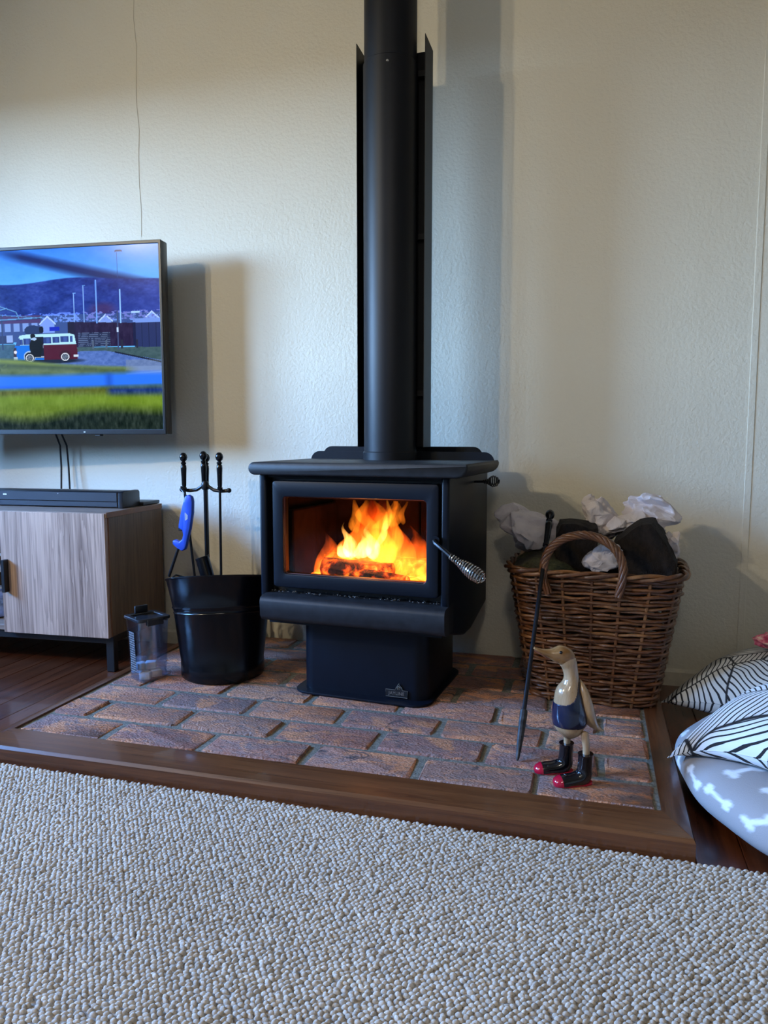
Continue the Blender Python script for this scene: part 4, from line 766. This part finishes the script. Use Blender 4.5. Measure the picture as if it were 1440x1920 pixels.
# ================================================================ LEANING POKER
A = Vector((-.146, 1.578, HZ+.002)); B = Vector((-.1135, 2.05, .574)); dv = (B-A); Lp = dv.length
pk = thing('fire_poker', 'long black fire poker with ball handle leaning against the wicker basket', 'poker', tuple(A)); pk.rotation_euler = dv.to_track_quat('Z', 'Y').to_euler()
obj('poker_tip', lathe([(.0015, 0), (.004, .006), (.0065, .04), (.0085, .09), (.0085, .115), (.0055, .118)], 10), plain('scorched_iron', (.035, .034, .036), .5, .4, .7, 60, .5, 120, .002), pk); obj('shaft', tube([(0, 0, .112), (0, 0, Lp-.10)], .0050, 10), STEELT, pk)
HB = [(a, b+(Lp-.085)) for a, b in HP]; obj('ball_handle', lathe(HB[::-1], 18), GBLACK, pk)

# ================================================================ WOODEN DUCK
S = .00107
duck = thing('wooden_duck', 'carved wooden duck ornament wearing a navy vest and black rubber boots', 'ornament', (-.028, 1.528, HZ), math.radians(180+15.8+4))
def q(px_, py_): return ((1085-px_)*S, (1462-py_)*S)
def stn(L): return [(*q(a, b), r*S, l*S) for a, b, r, l in L]
body_st = stn([(1062, 1212, 8, 9), (1062, 1220, 14, 15), (1069, 1229, 16.5, 16), (1074, 1242, 14.5, 13.5), (1077, 1260, 14, 13.5), (1076, 1274, 17, 18), (1073, 1290, 25, 24), (1074, 1308, 29, 28), (1076, 1330, 32.5, 31), (1076, 1350, 31, 30), (1076, 1366, 24, 24), (1075, 1378, 11, 11), (1075, 1381, 2, 2)])
body = vloft(body_st, 72, 14); db = obj('duck_body', body, DWOOD, duck, 70)
head = vloft(stn([(1004, 1203, 2.2, 4), (1010, 1206, 3.6, 7), (1022, 1211, 6, 9), (1034, 1214, 9, 10.5), (1046, 1216, 15, 14.5), (1056, 1217, 18, 17), (1066, 1222, 17.5, 16.5), (1073, 1230, 13, 13), (1077, 1236, 5, 6)]), 24, 5); obj('duck_head', head, DHEAD, duck, 70)
obj('bill_line', tube([(q(1003, 1206)[0], .0055, q(1003, 1206)[1]), (q(1015, 1213)[0], .0105, q(1015, 1213)[1]), (q(1032, 1224)[0], .0098, q(1032, 1224)[1])], .0011, 5), plain('bill_pink_brown', (.20, .075, .05), .3), duck)
for s in (-1, 1):
    ex, ez = q(1052, 1209); obj('eye', sphere(.0034, (ex, s*.0145, ez), 12), GBLACK, duck)
def vest():
    V, F = body; keep = []; off = []
    P = np.array(V); n_ = 72
    def inside(p):
        px_ = 1085-p[0]/S; py_ = 1462-p[2]/S; lat = abs(p[1])/S
        neck = np.interp(px_, [1040, 1047, 1062, 1076, 1084, 1090, 1100], [1309, 1309, 1307, 1299, 1284, 1262, 1262])
        return neck < py_ < 1353+ (px_-1076)*.02
    used = {}; NV = []; NF = []
    C_ = np.array([(np.mean([P[i] for i in f], axis=0)) for f in F])
    for f, c in zip(F, C_):
        if len(f) == 4 and inside(c):
            NF.append(tuple(used.setdefault(i, len(used)) for i in f))
    inv = sorted(used, key=used.get)
    for i in inv:
        ring = i//n_; cx = np.mean(P[ring*n_:(ring+1)*n_], axis=0); d = P[i]-cx; d /= np.linalg.norm(d); NV.append(tuple(P[i]+d*.0011))
    return NV, NF
vo = obj('vest', vest(), NAVY, duck, 70, label='navy glossy painted vest'); md = vo.modifiers.new('thickness', 'SOLIDIFY'); md.thickness = .001; md.offset = -.5
obj('tail_and_wings', vloft(stn([(1094, 1268, 3, 8), (1097, 1282, 9, 20), (1102, 1303, 13, 27), (1108, 1326, 14, 28), (1116, 1345, 12, 22), (1126, 1358, 7, 13), (1136, 1365, 3.5, 8), (1143, 1368, 1.2, 4)]), 24, 5), DWOOD, duck, 70)
def boot(dx, dy, rz, lx):
    b = bpy.data.objects.new('rubber_boot', None)
    path = stn([(1105, 1403, 14.5, 15), (1105, 1408, 13.5, 14), (1104, 1430, 13.5, 14), (1102, 1444, 16, 15), (1094, 1452, 17, 15.5), (1080, 1454, 14, 15.5), (1066, 1455, 13.5, 16), (1054, 1456, 12, 15), (1046, 1457, 8, 10), (1043, 1458, 2, 3)])
    V, F = vloft(path, 24, 4); V = [(x-lx, y, max(z, .0035)) for x, y, z in V]; bo = obj('rubber_boot', (V, F), BOOTM, duck, 70); bo.location = (dx, dy, 0); bo.rotation_euler = (0, 0, rz)
    P = np.array(V); n_ = 24; NV = []; NF = []; used = {}
    for f in F:
        c = P[list(f)].mean(0)
        if c[0]+lx > q(1059, 0)[0]+ .004*math.cos((c[2]-.01)*80): NF.append(tuple(used.setdefault(i, len(used)) for i in f))
    ctr = np.array([q(1060, 0)[0]-lx, 0, .008])
    for i in sorted(used, key=used.get): d = P[i]-ctr; d /= np.linalg.norm(d); NV.append(tuple(P[i]+d*.0011))
    obj('toe_cap', (NV, NF), BOOTR, bo, 70, label='crimson toe cap')
    sole = []
    for i in range(28):
        a = 2*PI*i/28; c, s = math.cos(a), math.sin(a); x = (.0415 if c > 0 else .0415)*math.copysign(abs(c)**.8, c); wd = .0165*(.86 if -.3 < c < .1 else 1); sole.append((x, wd*math.copysign(abs(s)**.75, s)))
    cx = (q(1081, 0)[0]-lx); obj('sole', prism([(cx+x, y) for x, y in sole], .0048, .001, 1), BOOTR, bo, label='crimson sole'); return bo
lx0 = q(1090, 0)[0]
# leg positions in the duck's own frame (x forward, y to its left)
def to_duck(wx, wy):
    a = -math.radians(180+15.8+4); dx, dy = wx+.028, wy-1.528; return dx*math.cos(a)-dy*math.sin(a), dx*math.sin(a)+dy*math.cos(a)
n1 = to_duck(-.018, 1.505); n2 = to_duck(-.058, 1.552)
boot(n1[0], n1[1], .10, lx0); boot(n2[0], n2[1], -.02, lx0)
for k, (bx, by) in enumerate((n1, n2)):
    rz = (.10, -.02)[k]; ax = q(1105, 0)[0]-lx0; obj('leg', hloft([(bx+ax*math.cos(rz)-.001, by+ax*math.sin(rz), .055, .0072, .0072), (bx+ax*math.cos(rz)-.001, by+ax*math.sin(rz), .075, .0072, .0072), (bx+ax*math.cos(rz)+.002, by*.94+ax*math.sin(rz), .100, .0085, .008), (bx+ax*math.cos(rz)+.003, by*.92, .107, .0065, .006), (bx+ax*math.cos(rz)+.003, by*.92, .110, .002, .002)], 14), DWOOD, duck, 70)

# ================================================================ DOG BED, CUSHIONS, CLOTH
def bed():
    cx, cy = .612, 1.625; R, a, b = .31, .118, .056; n, m = 520, 110; V = np.zeros((n, m, 3)); 
    ph = np.arange(n)/n*2*PI; th = np.arange(m)/m*2*PI; PH, TH_ = np.meshgrid(ph, th, indexing='ij'); lump = 1+.03*np.sin(PH*7)+.02*np.sin(PH*13+1)
    e = .85; ct, stt = np.cos(TH_), np.sin(TH_); r = R+a*np.sign(ct)*np.abs(ct)**e*lump; V[..., 0] = r*np.cos(PH); V[..., 1] = r*np.sin(PH)*1.0; V[..., 2] = b+b*np.sign(stt)*np.abs(stt)**e*lump
    V[..., 2] = np.maximum(V[..., 2], 0)
    U = PH*(R+.06); W = (TH_)*.105  # surface metres
    C_ = np.ones((n, m, 3))*np.array([.36, .335, .33]); mask = np.zeros((n, m))
    rs = np.random.default_rng(5); pts = []
    for i in range(26):
        for j in range(6): pts.append(((i+.5*(j % 2)+rs.uniform(-.12, .12))/26*2*PI*(R+.06), (j+.3+rs.uniform(-.12, .12))/6*2*PI*.105, rs.uniform(0, PI)))
    for u0, w0, an in pts:
        du = (U-u0+PI*(R+.06)) % (2*PI*(R+.06))-PI*(R+.06); dw = (W-w0+PI*.105) % (2*PI*.105)-PI*.105; x = du*math.cos(an)+dw*math.sin(an); y = -du*math.sin(an)+dw*math.cos(an); l = .026
        d = np.where(np.abs(x) < l, np.abs(y)-.0065, 9)
        for sx in (-1, 1):
            for sy in (-1, 1): d = np.minimum(d, np.hypot(x-sx*l, y-sy*.0075)-.0095)
        mask = np.maximum(mask, np.clip(.5-d/.004, 0, 1))
    C_ = C_*(1-mask[..., None])+np.array([.78, .78, .80])*mask[..., None]
    idx = np.arange(n*m).reshape(n, m); F = np.stack([idx, np.roll(idx, -1, 0), np.roll(np.roll(idx, -1, 0), -1, 1), np.roll(idx, -1, 1)], -1).reshape(-1, 4)
    root = thing('dog_bed', 'round grey plush dog bed with white bone print beside the hearth', 'dog bed', (cx, cy, FZ+.010)); root.rotation_euler = (math.radians(-1.2), 0, 0)
    me = mesh('bolster', (V.reshape(-1, 3).tolist(), F.tolist()), m_vcol('grey_plush_bone_print', .95, 0, .35, 500, .15), 180); c4 = np.ones((n*m, 4)); c4[:, :3] = C_.reshape(-1, 3); a_ = me.color_attributes.new('Col', 'FLOAT_COLOR', 'POINT'); a_.data.foreach_set('color', c4.ravel().astype(np.float32))
    obj('bolster', me, None, root); obj('bed_cushion', lathe([(.24, .002), (.27, .03), (.24, .055), (.15, .065), (.0001, .068)], 40), plain('grey_plush', (.33, .31, .30), .95, 0, .1, 40, .4, 500, .002), root)
bed()
def cushion(label, w_, th, center, rot, m, seed, droop):
    n = 44; V = []; F = []
    from mathutils import noise
    for side in (1, -1):
        for i in range(n):
            for j in range(n):
                u = 2*i/(n-1)-1; v = 2*j/(n-1)-1; k = max(0, (1-u**2))**.52*max(0, (1-v**2))**.52; pin = 1-.10*(1-abs(v)**2)*abs(u)**6*0-.0
                x = u*w_/2*(1-.10*(1-v*v)*(u*u)); y = v*w_/2*(1-.10*(1-u*u)*(v*v)); z = side*th/2*k+.012*noise.noise(Vector((u*2.2+seed, v*2.2, side)))*k-droop*u*u*v*v; V.append((x, y, z))
    N = n*n
    for i in range(n-1):
        for j in range(n-1):
            a, b, c, d = i*n+j, (i+1)*n+j, (i+1)*n+j+1, i*n+j+1; F.append((a, b, c, d)); F.append((N+d, N+c, N+b, N+a))
    bm = bmesh.new(); vs = [bm.verts.new(p) for p in V]
    for f in F: bm.faces.new([vs[i] for i in f])
    bmesh.ops.remove_doubles(bm, verts=bm.verts, dist=.0004); t = thing('cushion', label, 'cushion', center, 0, 'striped cushions by the hearth'); t.rotation_euler = rot; obj('cushion_cover', bm_out(bm), m, t, 180)
    ed = [(s_*w_/2*(1-.10*(1-v*v)), v*w_/2, 0) for s_, v in [(1, -1+2*i/12) for i in range(12)]]+[(v*w_/2, w_/2*(1-.10*(1-v*v)), 0) for v in [1-2*i/12 for i in range(12)]]+[(-w_/2*(1-.10*(1-v*v)), v*w_/2, 0) for v in [1-2*i/12 for i in range(12)]]+[(v*w_/2, -w_/2*(1-.10*(1-v*v)), 0) for v in [-1+2*i/12 for i in range(12)]]
    obj('seam_piping', tube([(x, y, z-droop*(2*x/w_)**2*(2*y/w_)**2) for x, y, z in ed], .0012, 5, True), m, t)
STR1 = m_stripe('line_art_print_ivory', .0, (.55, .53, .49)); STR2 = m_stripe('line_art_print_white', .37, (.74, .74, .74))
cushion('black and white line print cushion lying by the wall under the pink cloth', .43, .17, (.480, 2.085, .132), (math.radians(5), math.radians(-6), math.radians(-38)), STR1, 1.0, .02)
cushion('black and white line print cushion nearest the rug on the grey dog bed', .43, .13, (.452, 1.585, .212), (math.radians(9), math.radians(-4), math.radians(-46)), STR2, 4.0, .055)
PINK = NT('pink_patterned_cloth'); _v = PINK.coord(); PINK.prin(Base_Color=PINK.ramp(PINK.noise(_v, 60, 3), [(.35, (.30, .02, .05)), (.5, (.50, .10, .14)), (.65, (.62, .42, .30))]), Roughness=.9); PINK = PINK.m
crumple('pink_cloth', (.10, .07, .026), (.485, 2.13, .238), (.1, .12, .2), 31, 'crumpled pink patterned cloth lying on top of the cushion by the wall', 'cloth', PINK, None, 26, 30)

# ================================================================ CEILING LAMP (out of view; casts the warm shadows)
cl = thing('ceiling_lamp', 'two bulb ceiling lamp on a black bar', 'lamp', (-2.55, -.62, CH)); obj('mounting_bar', box2(-.3, .3, -.03, .03, -.04, 0, .005, 1), BLACK, cl)
for x in (-.18, .16):
    obj('bulb_stem', tube([(x, 0, -.04), (x, 0, -.10)], .008, 8), BLACK, cl); obj('bulb', sphere(.03, (x, 0, -.128), 14), BULB, cl)
    l = bpy.data.lights.new('bulb_light', 'SPOT'); l.energy = 82; l.color = (1, .85, .58); l.shadow_soft_size = .035; l.spot_size = math.radians(115); l.spot_blend = .9; o = bpy.data.objects.new('bulb_light', l); COL.objects.link(o); o.parent = cl; o.location = (x, 0, -.20)
    o.rotation_euler = (Vector((-.1, 1.7, .2))-Vector((-2.55+x, -.62, CH-.2))).to_track_quat('-Z', 'Y').to_euler()
pn = thing('added_fill_lamp', 'unseen white globe lamp added behind the viewer as warm fill light', 'lamp', (.12, -.95, CH)); obj('fill_lamp_rose', lathe([(.05, -.02), (.05, 0)], 20), WPAINT, pn); obj('fill_lamp_cord', tube([(0, 0, -.02), (0, 0, -.24)], .004, 6), BLACK, pn); obj('fill_lamp_holder', lathe([(.025, -.27), (.025, -.22), (.01, -.215)], 16), WPAINT, pn)  # unseen lamp added behind the camera as frontal fill for basket and hearth
GLOBE = NT('fill_globe_glow'); _e = GLOBE.n('Emission', Color=(1, .92, .80), Strength=66.0); GLOBE.t.links.new(_e.outputs[0], GLOBE.out.inputs[0]); obj('fill_globe', sphere(.11, (0, 0, -.375), 28), GLOBE.m, pn, 180)  # glowing globe is the added fill source
